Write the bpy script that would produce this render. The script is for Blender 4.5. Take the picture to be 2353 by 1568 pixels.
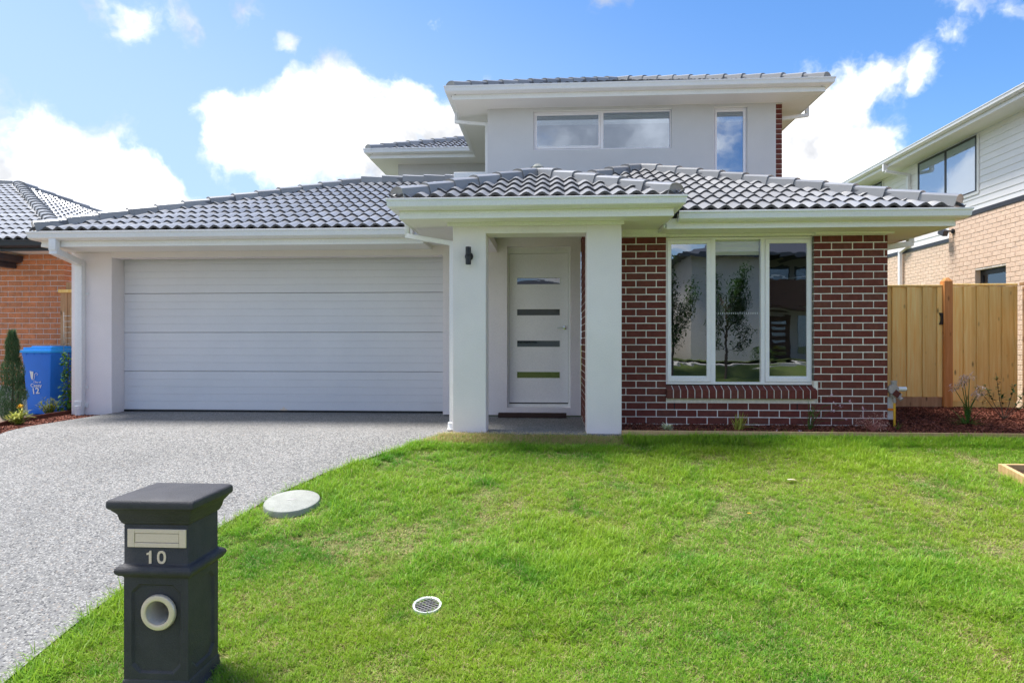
import bpy, bmesh, math, random
from mathutils import Vector, Matrix, noise
R = math.radians
rnd = random.Random(7)
for o in list(bpy.data.objects):
    bpy.data.objects.remove(o)
S = bpy.context.scene
C = S.collection

# ------------------------------------------------------------------ camera
CAMZ = 0.99
YAW = R(3.47)
FPX = 1500.0                       # focal length in units of a 2352 px wide picture
cam = bpy.data.cameras.new('camera')
cam.sensor_width = 36.0
cam.lens = 36.0 * FPX / 2352.0
cam.shift_y = 4.0 / 2352.0
cam.clip_start = 0.05
cam.clip_end = 3000
camo = bpy.data.objects.new('camera', cam)
camo.location = (0, 0, CAMZ)
camo.rotation_euler = (R(90), 0, YAW)
C.objects.link(camo)
S.camera = camo

# ------------------------------------------------------------------ light and sky
SUN_EL, SUN_AZ = R(68), R(292)     # azimuth from +Y clockwise seen from above: high behind the house, to its left
S.view_settings.view_transform = 'Standard'
S.view_settings.look = 'None'
S.view_settings.gamma = 1.0
S.view_settings.use_curve_mapping = False
S.view_settings.exposure = 2.08
S.render.resolution_x, S.render.resolution_y = 1024, 682

sd = Vector((math.sin(SUN_AZ)*math.cos(SUN_EL), math.cos(SUN_AZ)*math.cos(SUN_EL), math.sin(SUN_EL)))
sl = bpy.data.lights.new('sun', 'SUN')
sl.energy = 1.8
sl.angle = R(18)
sl.color = (1.0, 0.965, 0.91)
so = bpy.data.objects.new('sun', sl)
so.rotation_euler = (-sd).to_track_quat('-Z', 'Y').to_euler()
so.location = sd * 60
C.objects.link(so)

world = bpy.data.worlds.new('World')
S.world = world
world.use_nodes = True
wt = world.node_tree
wt.nodes.clear()
N, L = wt.nodes.new, wt.links.new
sky = N('ShaderNodeTexSky')
sky.sky_type = 'NISHITA'
sky.sun_disc = False
sky.sun_elevation = SUN_EL
sky.sun_rotation = SUN_AZ
sky.air_density = 1.0
sky.dust_density = 0.6
sky.ozone_density = 1.6
tc = N('ShaderNodeTexCoord')

def wmath(op, a, b=None, c=None, clamp=False):
    n = N('ShaderNodeMath'); n.operation = op; n.use_clamp = clamp
    for i, v in enumerate((a, b, c)):
        if v is None: continue
        if isinstance(v, (int, float)): n.inputs[i].default_value = v
        else: L(v, n.inputs[i])
    return n.outputs[0]

def wnoise(scale, detail, rough, vec, dist=0.0):
    n = N('ShaderNodeTexNoise'); n.inputs['Scale'].default_value = scale
    n.inputs['Detail'].default_value = detail; n.inputs['Roughness'].default_value = rough
    n.inputs['Distortion'].default_value = dist
    L(vec, n.inputs['Vector'])
    return n

fw = Vector((-math.sin(YAW), math.cos(YAW), 0)); rt = Vector((math.cos(YAW), math.sin(YAW), 0))
def skydir(px, py):
    return (fw + rt*((px-1176)/FPX) + Vector((0, 0, 1))*((788-py)/FPX))

gen = tc.outputs['Generated']
# warp the direction a little so that the cloud outlines are billowy
wn = wnoise(7.0, 5, 0.6, gen)
vs = N('ShaderNodeVectorMath'); vs.operation = 'SUBTRACT'; L(wn.outputs['Color'], vs.inputs[0]); vs.inputs[1].default_value = (0.5, 0.5, 0.5)
vsc = N('ShaderNodeVectorMath'); vsc.operation = 'SCALE'; L(vs.outputs[0], vsc.inputs[0]); vsc.inputs['Scale'].default_value = 0.13
va = N('ShaderNodeVectorMath'); va.operation = 'ADD'; L(gen, va.inputs[0]); L(vsc.outputs[0], va.inputs[1])
warped = va.outputs[0]
# cumulus masses (direction, radius, weight)
CL = [(60,470,210,1),(200,440,170,1),(330,450,120,1),(120,350,110,1),(400,500,70,1),(-150,380,260,1),(250,400,90,1),
      (560,290,100,1),(640,310,130,1),(700,230,90,1),(790,215,110,1),(790,330,140,1),(880,330,130,1),(930,270,120,1),(1010,300,120,1),(1060,270,90,1),(900,400,90,1),(1130,360,120,1),
      (1960,200,95,1),(2020,190,70,.95),(1910,270,120,1),(1960,340,130,1),(1900,400,150,1),(1830,330,110,1),(2110,165,60,.62),(1760,430,120,1),(2080,420,60,.8),
      (270,20,80,.66),(410,15,65,.62),(560,10,75,.6),(655,100,48,.64),(990,45,34,.6),(865,90,28,.55),
      (2240,0,80,.58),(2200,95,55,.5),(2340,10,55,.56),(1520,75,28,.5),(1400,0,60,.6),(560,445,60,.6),(470,440,40,.5)]
acc = None
for (px, py, r, w) in CL:
    d = skydir(px, py); ln = d.length; d = d/ln
    dn = N('ShaderNodeVectorMath'); dn.operation = 'DISTANCE'
    L(warped, dn.inputs[0]); dn.inputs[1].default_value = d
    mr = N('ShaderNodeMapRange'); mr.clamp = True
    mr.inputs['From Min'].default_value = 0.0; mr.inputs['From Max'].default_value = 1.55*r/FPX/ln
    mr.inputs['To Min'].default_value = w; mr.inputs['To Max'].default_value = 0.0
    L(dn.outputs['Value'], mr.inputs['Value'])
    acc = mr.outputs[0] if acc is None else wmath('SMOOTH_MAX', acc, mr.outputs[0], 0.12)
# generic cloud field for the rest of the sky
sep = N('ShaderNodeSeparateXYZ'); L(gen, sep.inputs[0])
gmap = N('ShaderNodeMapping'); gmap.inputs['Scale'].default_value = (1, 1, 2.2); L(gen, gmap.inputs['Vector'])
big = wnoise(2.3, 4, 0.5, gmap.outputs[0])
front = wmath('MULTIPLY', sep.outputs[1], 1.0)
away = N('ShaderNodeMapRange'); away.inputs['From Min'].default_value = 0.35; away.inputs['From Max'].default_value = -0.05
away.inputs['To Min'].default_value = 0.0; away.inputs['To Max'].default_value = 1.0; L(front, away.inputs['Value'])
genf = N('ShaderNodeMapRange'); genf.inputs['From Min'].default_value = 0.46; genf.inputs['From Max'].default_value = 0.60
genf.inputs['To Max'].default_value = 0.8
L(big.outputs['Fac'], genf.inputs['Value'])
acc = wmath('MAXIMUM', acc, wmath('MULTIPLY', genf.outputs[0], away.outputs[0]))
fb = wnoise(15.0, 9, 0.62, warped)
dens = wmath('ADD', acc, wmath('MULTIPLY', wmath('SUBTRACT', fb.outputs['Fac'], 0.5), 0.85))
ramp = N('ShaderNodeMapRange'); ramp.interpolation_type = 'SMOOTHSTEP'
ramp.inputs['From Min'].default_value = 0.32; ramp.inputs['From Max'].default_value = 0.72
L(dens, ramp.inputs['Value'])
# grey hollows inside the clouds
sh = wnoise(5.0, 5, 0.55, warped)
shr = N('ShaderNodeMapRange'); shr.interpolation_type = 'SMOOTHSTEP'
shr.inputs['From Min'].default_value = 0.40; shr.inputs['From Max'].default_value = 0.62
L(sh.outputs['Fac'], shr.inputs['Value'])
cc = N('ShaderNodeMixRGB'); L(shr.outputs[0], cc.inputs[0])
cc.inputs[1].default_value = (4.0, 3.95, 3.9, 1); cc.inputs[2].default_value = (1.72, 1.78, 1.90, 1)
# sky brightened slightly, paler towards the horizon and the left as in a humid summer sky
skg = N('ShaderNodeMixRGB'); skg.blend_type = 'MULTIPLY'; skg.inputs[0].default_value = 1
L(sky.outputs[0], skg.inputs[1]); skg.inputs[2].default_value = (0.26, 0.40, 0.54, 1)
hz = N('ShaderNodeMapRange'); hz.interpolation_type = 'SMOOTHSTEP'
hz.inputs['From Min'].default_value = 0.60; hz.inputs['From Max'].default_value = 0.0
hz.inputs['To Min'].default_value = 0.0; hz.inputs['To Max'].default_value = 0.75
L(wmath('ADD', sep.outputs[2], wmath('MULTIPLY', sep.outputs[0], 0.42)), hz.inputs['Value'])
hm = N('ShaderNodeMixRGB'); L(hz.outputs[0], hm.inputs[0]); L(skg.outputs[0], hm.inputs[1]); hm.inputs[2].default_value = (1.50, 1.98, 2.60, 1)
mx = N('ShaderNodeMixRGB'); L(ramp.outputs[0], mx.inputs[0]); L(hm.outputs[0], mx.inputs[1]); L(cc.outputs[0], mx.inputs[2])
bg = N('ShaderNodeBackground'); bg.inputs['Strength'].default_value = 0.10
L(mx.outputs[0], bg.inputs['Color'])
wo = N('ShaderNodeOutputWorld'); L(bg.outputs[0], wo.inputs['Surface'])

# ------------------------------------------------------------------ helpers
def wx(px, Y):                      # world X of picture column px (2352 px wide) at depth plane Y
    return Y * math.tan(math.atan((px-1176)/FPX) - YAW)
def wz(px, py, Y):
    X = wx(px, Y); zc = -X*math.sin(YAW)*1 + Y*math.cos(YAW)
    return CAMZ + (788-py)/FPX*zc

def tag(o, label=None, cat=None, group=None, kind=None):
    if label: o['label'] = label
    if cat: o['category'] = cat
    if group: o['group'] = group
    if kind: o['kind'] = kind
    return o
def thing(name, label, cat, loc=(0, 0, 0), rz=0, group=None):
    o = bpy.data.objects.new(name, None); o.empty_display_size = 0.1
    C.objects.link(o); o.location = loc; o.rotation_euler = (0, 0, rz)
    return tag(o, label, cat, group)

class MB:
    def __init__(s): s.v = []; s.f = []; s.r = []
    def add(s, vs, fs, r=None):
        n = len(s.v); s.v += [tuple(p) for p in vs]; s.f += [tuple(i+n for i in f) for f in fs]
        if r is not None: s.r += [r]*len(fs)
        return s
    def box(s, x0, x1, y0, y1, z0, z1, M=None):
        vs = [Vector((x, y, z)) for x in (x0, x1) for y in (y0, y1) for z in (z0, z1)]
        if M is not None: vs = [M @ v for v in vs]
        fs = [(0,1,3,2),(4,6,7,5),(0,4,5,1),(2,3,7,6),(0,2,6,4),(1,5,7,3)]
        return s.add(vs, fs)
    def bar(s, a, b, w, h, up=(0, 0, 1)):
        a, b = Vector(a), Vector(b); d = b-a; ln = d.length; d.normalize()
        up = Vector(up)
        if abs(d.dot(up)) > .99: up = Vector((0, 1, 0))
        y = up.cross(d).normalized(); z = d.cross(y)
        M = Matrix.Translation(a) @ Matrix((d, y, z)).transposed().to_4x4()
        return s.box(0, ln, -w/2, w/2, -h/2, h/2, M)
    def tube(s, pts, r, n=8, cap=True):
        pts = [Vector(p) for p in pts]; rr = r if isinstance(r, (list, tuple)) else [r]*len(pts)
        rings = []; y = None
        for i, p in enumerate(pts):
            d = (pts[min(i+1, len(pts)-1)] - pts[max(i-1, 0)]).normalized()
            if y is None:
                up = Vector((0, 0, 1)) if abs(d.z) < .9 else Vector((0, 1, 0))
                y = up.cross(d).normalized()
            else:
                y = (y - d*y.dot(d)).normalized()
            z = d.cross(y)
            rings.append([p + (y*math.cos(t*math.tau/n) + z*math.sin(t*math.tau/n))*rr[i] for t in range(n)])
        vs = [v for ring in rings for v in ring]; fs = []
        for i in range(len(pts)-1):
            for t in range(n):
                a = i*n+t; b = i*n+(t+1) % n
                fs.append((a, b, b+n, a+n))
        if cap:
            fs.append(tuple(range(n-1, -1, -1))); fs.append(tuple(range((len(pts)-1)*n, len(pts)*n)))
        return s.add(vs, fs)
    def lathe(s, prof, n=24, M=None):
        vs = []; fs = []
        for (r, z) in prof:
            for t in range(n):
                a = t*math.tau/n
                v = Vector((r*math.cos(a), r*math.sin(a), z)); vs.append(M @ v if M is not None else v)
        for i in range(len(prof)-1):
            for t in range(n):
                a = i*n+t; b = i*n+(t+1) % n
                fs.append((a, b, b+n, a+n))
        return s.add(vs, fs)
    def sweep(s, prof, path):
        """sweep a closed profile [(d, z)] along a plan polyline; d is measured to the right of travel"""
        P = [Vector((p[0], p[1])) for p in path]; n = len(prof); vs = []; fs = []
        for i, p in enumerate(P):
            d0 = (P[i]-P[i-1]).normalized() if i > 0 else (P[1]-P[0]).normalized()
            d1 = (P[i+1]-P[i]).normalized() if i < len(P)-1 else d0
            n0 = Vector((d0.y, -d0.x)); n1 = Vector((d1.y, -d1.x))
            m = (n0+n1).normalized(); m = m / max(.3, m.dot(n0))
            for (d, z) in prof:
                q = p + m*d; vs.append((q.x, q.y, z))
        for i in range(len(P)-1):
            for k in range(n):
                a = i*n+k; b = i*n+(k+1) % n
                fs.append((a, b, b+n, a+n))
        fs.append(tuple(range(n-1, -1, -1))); fs.append(tuple(range((len(P)-1)*n, len(P)*n)))
        return s.add(vs, fs)
    def build(s, name, mat, parent=None, bevel=0, smooth=False, kind=None, label=None):
        me = bpy.data.meshes.new(name); me.from_pydata(s.v, [], s.f)
        if s.r and len(s.r) == len(s.f):
            at = me.attributes.new('rnd', 'FLOAT', 'FACE'); at.data.foreach_set('value', s.r)
        bm = bmesh.new(); bm.from_mesh(me)
        bmesh.ops.recalc_face_normals(bm, faces=bm.faces)
        if bevel:
            es = [e for e in bm.edges if len(e.link_faces) == 2 and e.calc_face_angle(0) > .6]
            bmesh.ops.bevel(bm, geom=es, offset=bevel, segments=1 if bevel < .006 else 2, affect='EDGES', profile=.6)
        bm.to_mesh(me); bm.free()
        if smooth:
            me.polygons.foreach_set('use_smooth', [True]*len(me.polygons))
            me.set_sharp_from_angle(angle=R(38))
        me.materials.append(mat)
        o = bpy.data.objects.new(name, me); C.objects.link(o)
        if parent: o.parent = parent
        if kind: o['kind'] = kind
        if label: o['label'] = label
        return o

def wallgrid(mb, x0, x1, z0, z1, y0, y1, holes, axis='x'):
    """a slab with rectangular holes, butted boxes"""
    xs = sorted({x0, x1} | {h[0] for h in holes} | {h[1] for h in holes}); xs = [x for x in xs if x0 <= x <= x1]
    for a, b in zip(xs[:-1], xs[1:]):
        m = (a+b)/2; cuts = sorted([(h[2], h[3]) for h in holes if h[0] < m < h[1]])
        z = z0
        for (c, d) in cuts + [(z1, z1)]:
            if c > z + 1e-4:
                if axis == 'x': mb.box(a, b, y0, y1, z, min(c, z1))
                else: mb.box(y0, y1, a, b, z, min(c, z1))
            z = max(z, d)
    return mb

# ------------------------------------------------------------------ materials
def newmat(name):
    m = bpy.data.materials.new(name); m.use_nodes = True
    nt = m.node_tree; b = nt.nodes['Principled BSDF']
    return m, nt, b
def pbr(name, col, rough=.6, spec=.5, metal=0, var=.12, vs=3.0, bump=0, bs=60, fine=.06, fs=90, coat=0, dist=.005, stretch=None, col2=None, rndvar=0):
    m, nt, b = newmat(name)
    n = nt.nodes.new; l = nt.links.new
    geo = n('ShaderNodeNewGeometry'); vec = geo.outputs['Position']
    if stretch:
        mp = n('ShaderNodeMapping'); mp.inputs['Scale'].default_value = stretch; l(vec, mp.inputs['Vector']); vec = mp.outputs[0]
    a = n('ShaderNodeTexNoise'); a.inputs['Scale'].default_value = vs; a.inputs['Detail'].default_value = 6; a.inputs['Roughness'].default_value = .6
    l(vec, a.inputs['Vector'])
    f = n('ShaderNodeTexNoise'); f.inputs['Scale'].default_value = fs; f.inputs['Detail'].default_value = 3
    l(vec, f.inputs['Vector'])
    mr = n('ShaderNodeMapRange'); mr.inputs['From Min'].default_value = .3; mr.inputs['From Max'].default_value = .7
    mr.inputs['To Min'].default_value = 1-var; mr.inputs['To Max'].default_value = 1+var; l(a.outputs['Fac'], mr.inputs['Value'])
    mf = n('ShaderNodeMapRange'); mf.inputs['From Min'].default_value = .3; mf.inputs['From Max'].default_value = .7
    mf.inputs['To Min'].default_value = 1-fine; mf.inputs['To Max'].default_value = 1+fine; l(f.outputs['Fac'], mf.inputs['Value'])
    mm = n('ShaderNodeMath'); mm.operation = 'MULTIPLY'; l(mr.outputs[0], mm.inputs[0]); l(mf.outputs[0], mm.inputs[1])
    val = mm.outputs[0]
    oi = n('ShaderNodeObjectInfo'); at = n('ShaderNodeAttribute'); at.attribute_name = 'rnd'
    sm = n('ShaderNodeMath'); sm.operation = 'ADD'; l(oi.outputs['Random'], sm.inputs[0]); l(at.outputs['Fac'], sm.inputs[1])
    fr = n('ShaderNodeMath'); fr.operation = 'FRACT'; l(sm.outputs[0], fr.inputs[0])
    if rndvar:
        rr = n('ShaderNodeMapRange'); rr.inputs['To Min'].default_value = 1-rndvar; rr.inputs['To Max'].default_value = 1+rndvar; l(fr.outputs[0], rr.inputs['Value'])
        m2 = n('ShaderNodeMath'); m2.operation = 'MULTIPLY'; l(val, m2.inputs[0]); l(rr.outputs[0], m2.inputs[1]); val = m2.outputs[0]
    sc = n('ShaderNodeVectorMath'); sc.operation = 'SCALE'; l(val, sc.inputs['Scale'])
    if col2:
        mc = n('ShaderNodeMixRGB'); mc.inputs[1].default_value = (*col, 1); mc.inputs[2].default_value = (*col2, 1); l(fr.outputs[0], mc.inputs[0])
        l(mc.outputs[0], sc.inputs[0])
    else: sc.inputs[0].default_value = col
    l(sc.outputs[0], b.inputs['Base Color'])
    b.inputs['Roughness'].default_value = rough; b.inputs['Specular IOR Level'].default_value = spec
    b.inputs['Metallic'].default_value = metal; b.inputs['Coat Weight'].default_value = coat
    if bump:
        bn = n('ShaderNodeTexNoise'); bn.inputs['Scale'].default_value = bs; bn.inputs['Detail'].default_value = 4; l(vec, bn.inputs['Vector'])
        bp = n('ShaderNodeBump'); bp.inputs['Strength'].default_value = bump; bp.inputs['Distance'].default_value = dist
        l(bn.outputs['Fac'], bp.inputs['Height']); l(bp.outputs[0], b.inputs['Normal'])
    return m

M = {}
M['render'] = pbr('rendered_wall', (.86, .785, .785), .9, .2, var=.05, vs=1.3, bump=.5, bs=130, fine=.04)
M['render_up'] = pbr('rendered_wall_grey', (.68, .66, .66), .9, .2, var=.05, vs=1.1, bump=.5, bs=110, fine=.04)
M['trim'] = pbr('cream_painted_trim', (.86, .835, .80), .35, .5, var=.03, vs=2)
M['gutter'] = pbr('white_gutter_metal', (.84, .825, .83), .28, .5, var=.03, vs=2)
M['soffit'] = pbr('soffit_sheet', (.86, .83, .79), .7, .3, var=.03, vs=1)
M['frame'] = pbr('window_aluminium', (.93, .88, .90), .3, .5, var=.02)
M['garage'] = pbr('garage_door_steel', (.76, .74, .76), .42, .45, var=.03, vs=1.5, fine=.03)
M['doorp'] = pbr('door_paint', (.90, .865, .86), .4, .4, var=.02)
M['dark'] = pbr('dark_void', (.015, .015, .017), .6, .3)
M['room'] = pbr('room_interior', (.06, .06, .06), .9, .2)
M['blind'] = pbr('blind_slats', (.88, .86, .76), .6, .3, var=.02)
M['tile'] = pbr('concrete_roof_tile', (.265, .26, .26), .38, .8, var=.10, vs=2.0, bump=.25, bs=180, fine=.10, fs=220, rndvar=.16, dist=.002, coat=.15)
M['tileedge'] = pbr('roof_tile_edge_shade', (.075, .074, .078), .8, .2, var=.15, vs=6)  # darker copy of the tile colour: shade on the butt ends painted in
M['bedding'] = pbr('ridge_pointing', (.13, .13, .14), .55, .4, var=.15, vs=9, bump=.6, bs=60)
M['brick'] = pbr('red_brown_brick', (.185, .044, .034), .8, .25, var=.22, vs=18, bump=.8, bs=140, fine=.25, fs=160, col2=(.135, .048, .034), rndvar=.17)
M['mortar'] = pbr('cream_mortar', (.86, .80, .72), .95, .1, var=.12, vs=20, bump=.7, bs=120)
M['obrick'] = pbr('orange_brick', (.60, .245, .125), .85, .2, var=.18, vs=14, bump=.8, bs=120, fine=.2, fs=70, col2=(.60, .225, .105), rndvar=.08)
M['omortar'] = pbr('grey_mortar', (.78, .75, .72), .95, .1, var=.1, vs=20, bump=.6, bs=120)
M['cbrick'] = pbr('cream_brick', (.82, .60, .45), .85, .2, var=.1, vs=14, bump=.8, bs=120, fine=.12, fs=70, col2=(.79, .59, .45), rndvar=.04)
M['cmortar'] = pbr('pale_mortar', (.86, .77, .68), .95, .1, var=.08, vs=20, bump=.6, bs=120)
M['board'] = pbr('white_weatherboard', (.92, .885, .87), .5, .4, var=.03, vs=2)
M['charcoal'] = pbr('charcoal_metal', (.035, .037, .045), .4, .5, var=.08)
M['chrome'] = pbr('polished_chrome', (.75, .75, .76), .12, .5, metal=1, var=.02)
M['steel'] = pbr('brushed_steel', (.88, .73, .59), .42, .5, metal=.5, var=.05, vs=30, stretch=(1, 1, 12))
M['post'] = pbr('letterbox_render', (.060, .057, .060), .62, .35, var=.16, vs=9, bump=.55, bs=150, fine=.15, fs=200)
M['pvc'] = pbr('white_pvc', (.80, .80, .80), .35, .5, var=.03)
M['concrete'] = pbr('pale_concrete', (.33, .335, .30), .9, .2, var=.12, vs=12, bump=.7, bs=90, fine=.12, fs=130)
M['blue'] = pbr('blue_bin_plastic', (.012, .20, .85), .42, .5, var=.05, vs=4, bump=.15, bs=200)
M['bluel'] = pbr('blue_lid_plastic', (.02, .36, .95), .38, .5, var=.04, vs=4)
M['white'] = pbr('white_print', (.85, .85, .85), .6, .3, var=.02)
M['black'] = pbr('black_metal', (.012, .012, .014), .4, .5, var=.05)
M['yellow'] = pbr('yellow_pipe', (.75, .42, .03), .5, .4, var=.12, vs=20)
M['orange'] = pbr('orange_clip', (.8, .25, .02), .5, .4)
M['red'] = pbr('red_tag', (.6, .02, .02), .5, .4)
M['gas'] = pbr('gas_meter_grey', (.42, .37, .34), .5, .4, var=.15, vs=25)
M['plank'] = pbr('dark_timber', (.055, .030, .024), .75, .3, var=.25, vs=6, bump=.6, bs=40, stretch=(.4, 3, 3))
M['brownedge'] = pbr('brown_edging', (.11, .035, .022), .75, .3, var=.2, vs=5, bump=.5, bs=40)
M['potb'] = pbr('black_pot', (.02, .02, .02), .5, .4)
M['pot'] = pbr('ivory_pot', (.60, .62, .55), .5, .4)
M['stone'] = pbr('grey_stone', (.42, .40, .38), .9, .2, var=.3, vs=20)
M['cream'] = pbr('cream_plastic', (.66, .60, .54), .5, .4, var=.04)
M['beige'] = pbr('beige_render', (.52, .48, .43), .9, .2, var=.05)
M['darktile'] = pbr('dark_roof', (.06, .06, .068), .5, .4, var=.15, vs=3, bump=1, bs=9, stretch=(1, 1, 8))
M['wooddark'] = pbr('dark_cladding', (.10, .045, .026), .6, .3, var=.3, vs=3, stretch=(.3, 3, 12))
M['asphalt'] = pbr('asphalt', (.06, .06, .06), .9, .3, var=.15, vs=2, bump=.6, bs=200, fine=.3, fs=300)
M['path'] = pbr('path_concrete', (.42, .40, .36), .9, .2, var=.08)
M['bark'] = pbr('bark', (.10, .07, .05), .9, .2, var=.25, vs=20, bump=.8, bs=60)

def wood(name, c1, c2, knots=True, rough=.7):
    m, nt, b = newmat(name); n = nt.nodes.new; l = nt.links.new
    geo = n('ShaderNodeNewGeometry'); oi = n('ShaderNodeObjectInfo')
    off = n('ShaderNodeVectorMath'); off.operation = 'MULTIPLY_ADD'
    cb = n('ShaderNodeCombineXYZ'); l(oi.outputs['Random'], cb.inputs[0]); l(oi.outputs['Random'], cb.inputs[2])
    l(cb.outputs[0], off.inputs[0]); off.inputs[1].default_value = (13, 7, 29); l(geo.outputs['Position'], off.inputs[2])
    mp = n('ShaderNodeMapping'); mp.inputs['Scale'].default_value = (22, 22, 1.3); l(off.outputs[0], mp.inputs['Vector'])
    g = n('ShaderNodeTexNoise'); g.inputs['Scale'].default_value = 1.6; g.inputs['Detail'].default_value = 5; g.inputs['Distortion'].default_value = .6; l(mp.outputs[0], g.inputs['Vector'])
    mp2 = n('ShaderNodeMapping'); mp2.inputs['Scale'].default_value = (9, 9, 3.2); l(off.outputs[0], mp2.inputs['Vector'])
    vo = n('ShaderNodeTexVoronoi'); vo.inputs['Scale'].default_value = 1.0; l(mp2.outputs[0], vo.inputs['Vector'])
    kr = n('ShaderNodeMapRange'); kr.inputs['From Min'].default_value = .05; kr.inputs['From Max'].default_value = .17; kr.inputs['To Min'].default_value = .32; kr.inputs['To Max'].default_value = 1; l(vo.outputs['Distance'], kr.inputs['Value'])
    gr = n('ShaderNodeMapRange'); gr.inputs['From Min'].default_value = .32; gr.inputs['From Max'].default_value = .68; l(g.outputs['Fac'], gr.inputs['Value'])
    mc = n('ShaderNodeMixRGB'); l(gr.outputs[0], mc.inputs[0]); mc.inputs[1].default_value = (*c1, 1); mc.inputs[2].default_value = (*c2, 1)
    rr = n('ShaderNodeMapRange'); rr.inputs['To Min'].default_value = .82; rr.inputs['To Max'].default_value = 1.15; l(oi.outputs['Random'], rr.inputs['Value'])
    mu = n('ShaderNodeMath'); mu.operation = 'MULTIPLY'; l(rr.outputs[0], mu.inputs[0])
    if knots: l(kr.outputs[0], mu.inputs[1])
    else: mu.inputs[1].default_value = 1
    sc = n('ShaderNodeVectorMath'); sc.operation = 'SCALE'; l(mc.outputs[0], sc.inputs[0]); l(mu.outputs[0], sc.inputs['Scale'])
    l(sc.outputs[0], b.inputs['Base Color']); b.inputs['Roughness'].default_value = rough; b.inputs['Specular IOR Level'].default_value = .25
    bp = n('ShaderNodeBump'); bp.inputs['Strength'].default_value = .35; bp.inputs['Distance'].default_value = .003
    l(g.outputs['Fac'], bp.inputs['Height']); l(bp.outputs[0], b.inputs['Normal'])
    return m
M['pine'] = wood('treated_pine', (.88, .54, .155), (.95, .70, .28))
M['pinepost'] = wood('orange_timber_post', (.56, .22, .065), (.70, .33, .12))
M['pinebrown'] = wood('weathered_pine', (.40, .22, .11), (.52, .31, .17))
M['sleeper'] = wood('pine_sleeper', (.50, .32, .15), (.62, .43, .22), knots=False)

def glassmat(name, refl, tint, wave=.0, wscale=3):
    m, nt, b = newmat(name); nt.nodes.remove(b); n = nt.nodes.new; l = nt.links.new
    out = nt.nodes['Material Output']
    gl = n('ShaderNodeBsdfGlossy'); gl.inputs['Roughness'].default_value = .0; gl.inputs['Color'].default_value = (.62, .72, .88, 1) if 'upper' in name else (.93, .96, 1, 1)
    tr = n('ShaderNodeBsdfTransparent'); tr.inputs['Color'].default_value = (*tint, 1)
    mx = n('ShaderNodeMixShader'); fr = n('ShaderNodeFresnel'); fr.inputs['IOR'].default_value = 1.5
    ad = n('ShaderNodeMath'); ad.operation = 'ADD'; ad.use_clamp = True; l(fr.outputs[0], ad.inputs[0]); ad.inputs[1].default_value = refl
    ge = n('ShaderNodeNewGeometry'); iv = n('ShaderNodeMath'); iv.operation = 'SUBTRACT'; iv.inputs[0].default_value = 1; l(ge.outputs['Backfacing'], iv.inputs[1])
    bk = n('ShaderNodeMath'); bk.operation = 'MULTIPLY'; l(ad.outputs[0], bk.inputs[0]); l(iv.outputs[0], bk.inputs[1])
    l(bk.outputs[0], mx.inputs[0]); l(tr.outputs[0], mx.inputs[1]); l(gl.outputs[0], mx.inputs[2]); l(mx.outputs[0], out.inputs[0])
    if wave:
        geo = n('ShaderNodeNewGeometry'); w = n('ShaderNodeTexNoise'); w.inputs['Scale'].default_value = wscale; w.inputs['Detail'].default_value = 2; w.inputs['Distortion'].default_value = 1
        mp = n('ShaderNodeMapping'); mp.inputs['Scale'].default_value = (.7, 1, 1.6); l(geo.outputs['Position'], mp.inputs['Vector']); l(mp.outputs[0], w.inputs['Vector'])
        bp = n('ShaderNodeBump'); bp.inputs['Strength'].default_value = 1; bp.inputs['Distance'].default_value = wave
        l(w.outputs['Fac'], bp.inputs['Height']); l(bp.outputs[0], gl.inputs['Normal'])
    return m
M['glass'] = glassmat('window_glass', .31, (.97, .98, .97), .0006, 2.2)
M['glassup'] = glassmat('upper_window_glass', .42, (.8, .84, .88), .0006, 1.5)
M['glassdoor'] = glassmat('door_glass', .12, (.6, .65, .65), .0002, 4)

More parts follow.
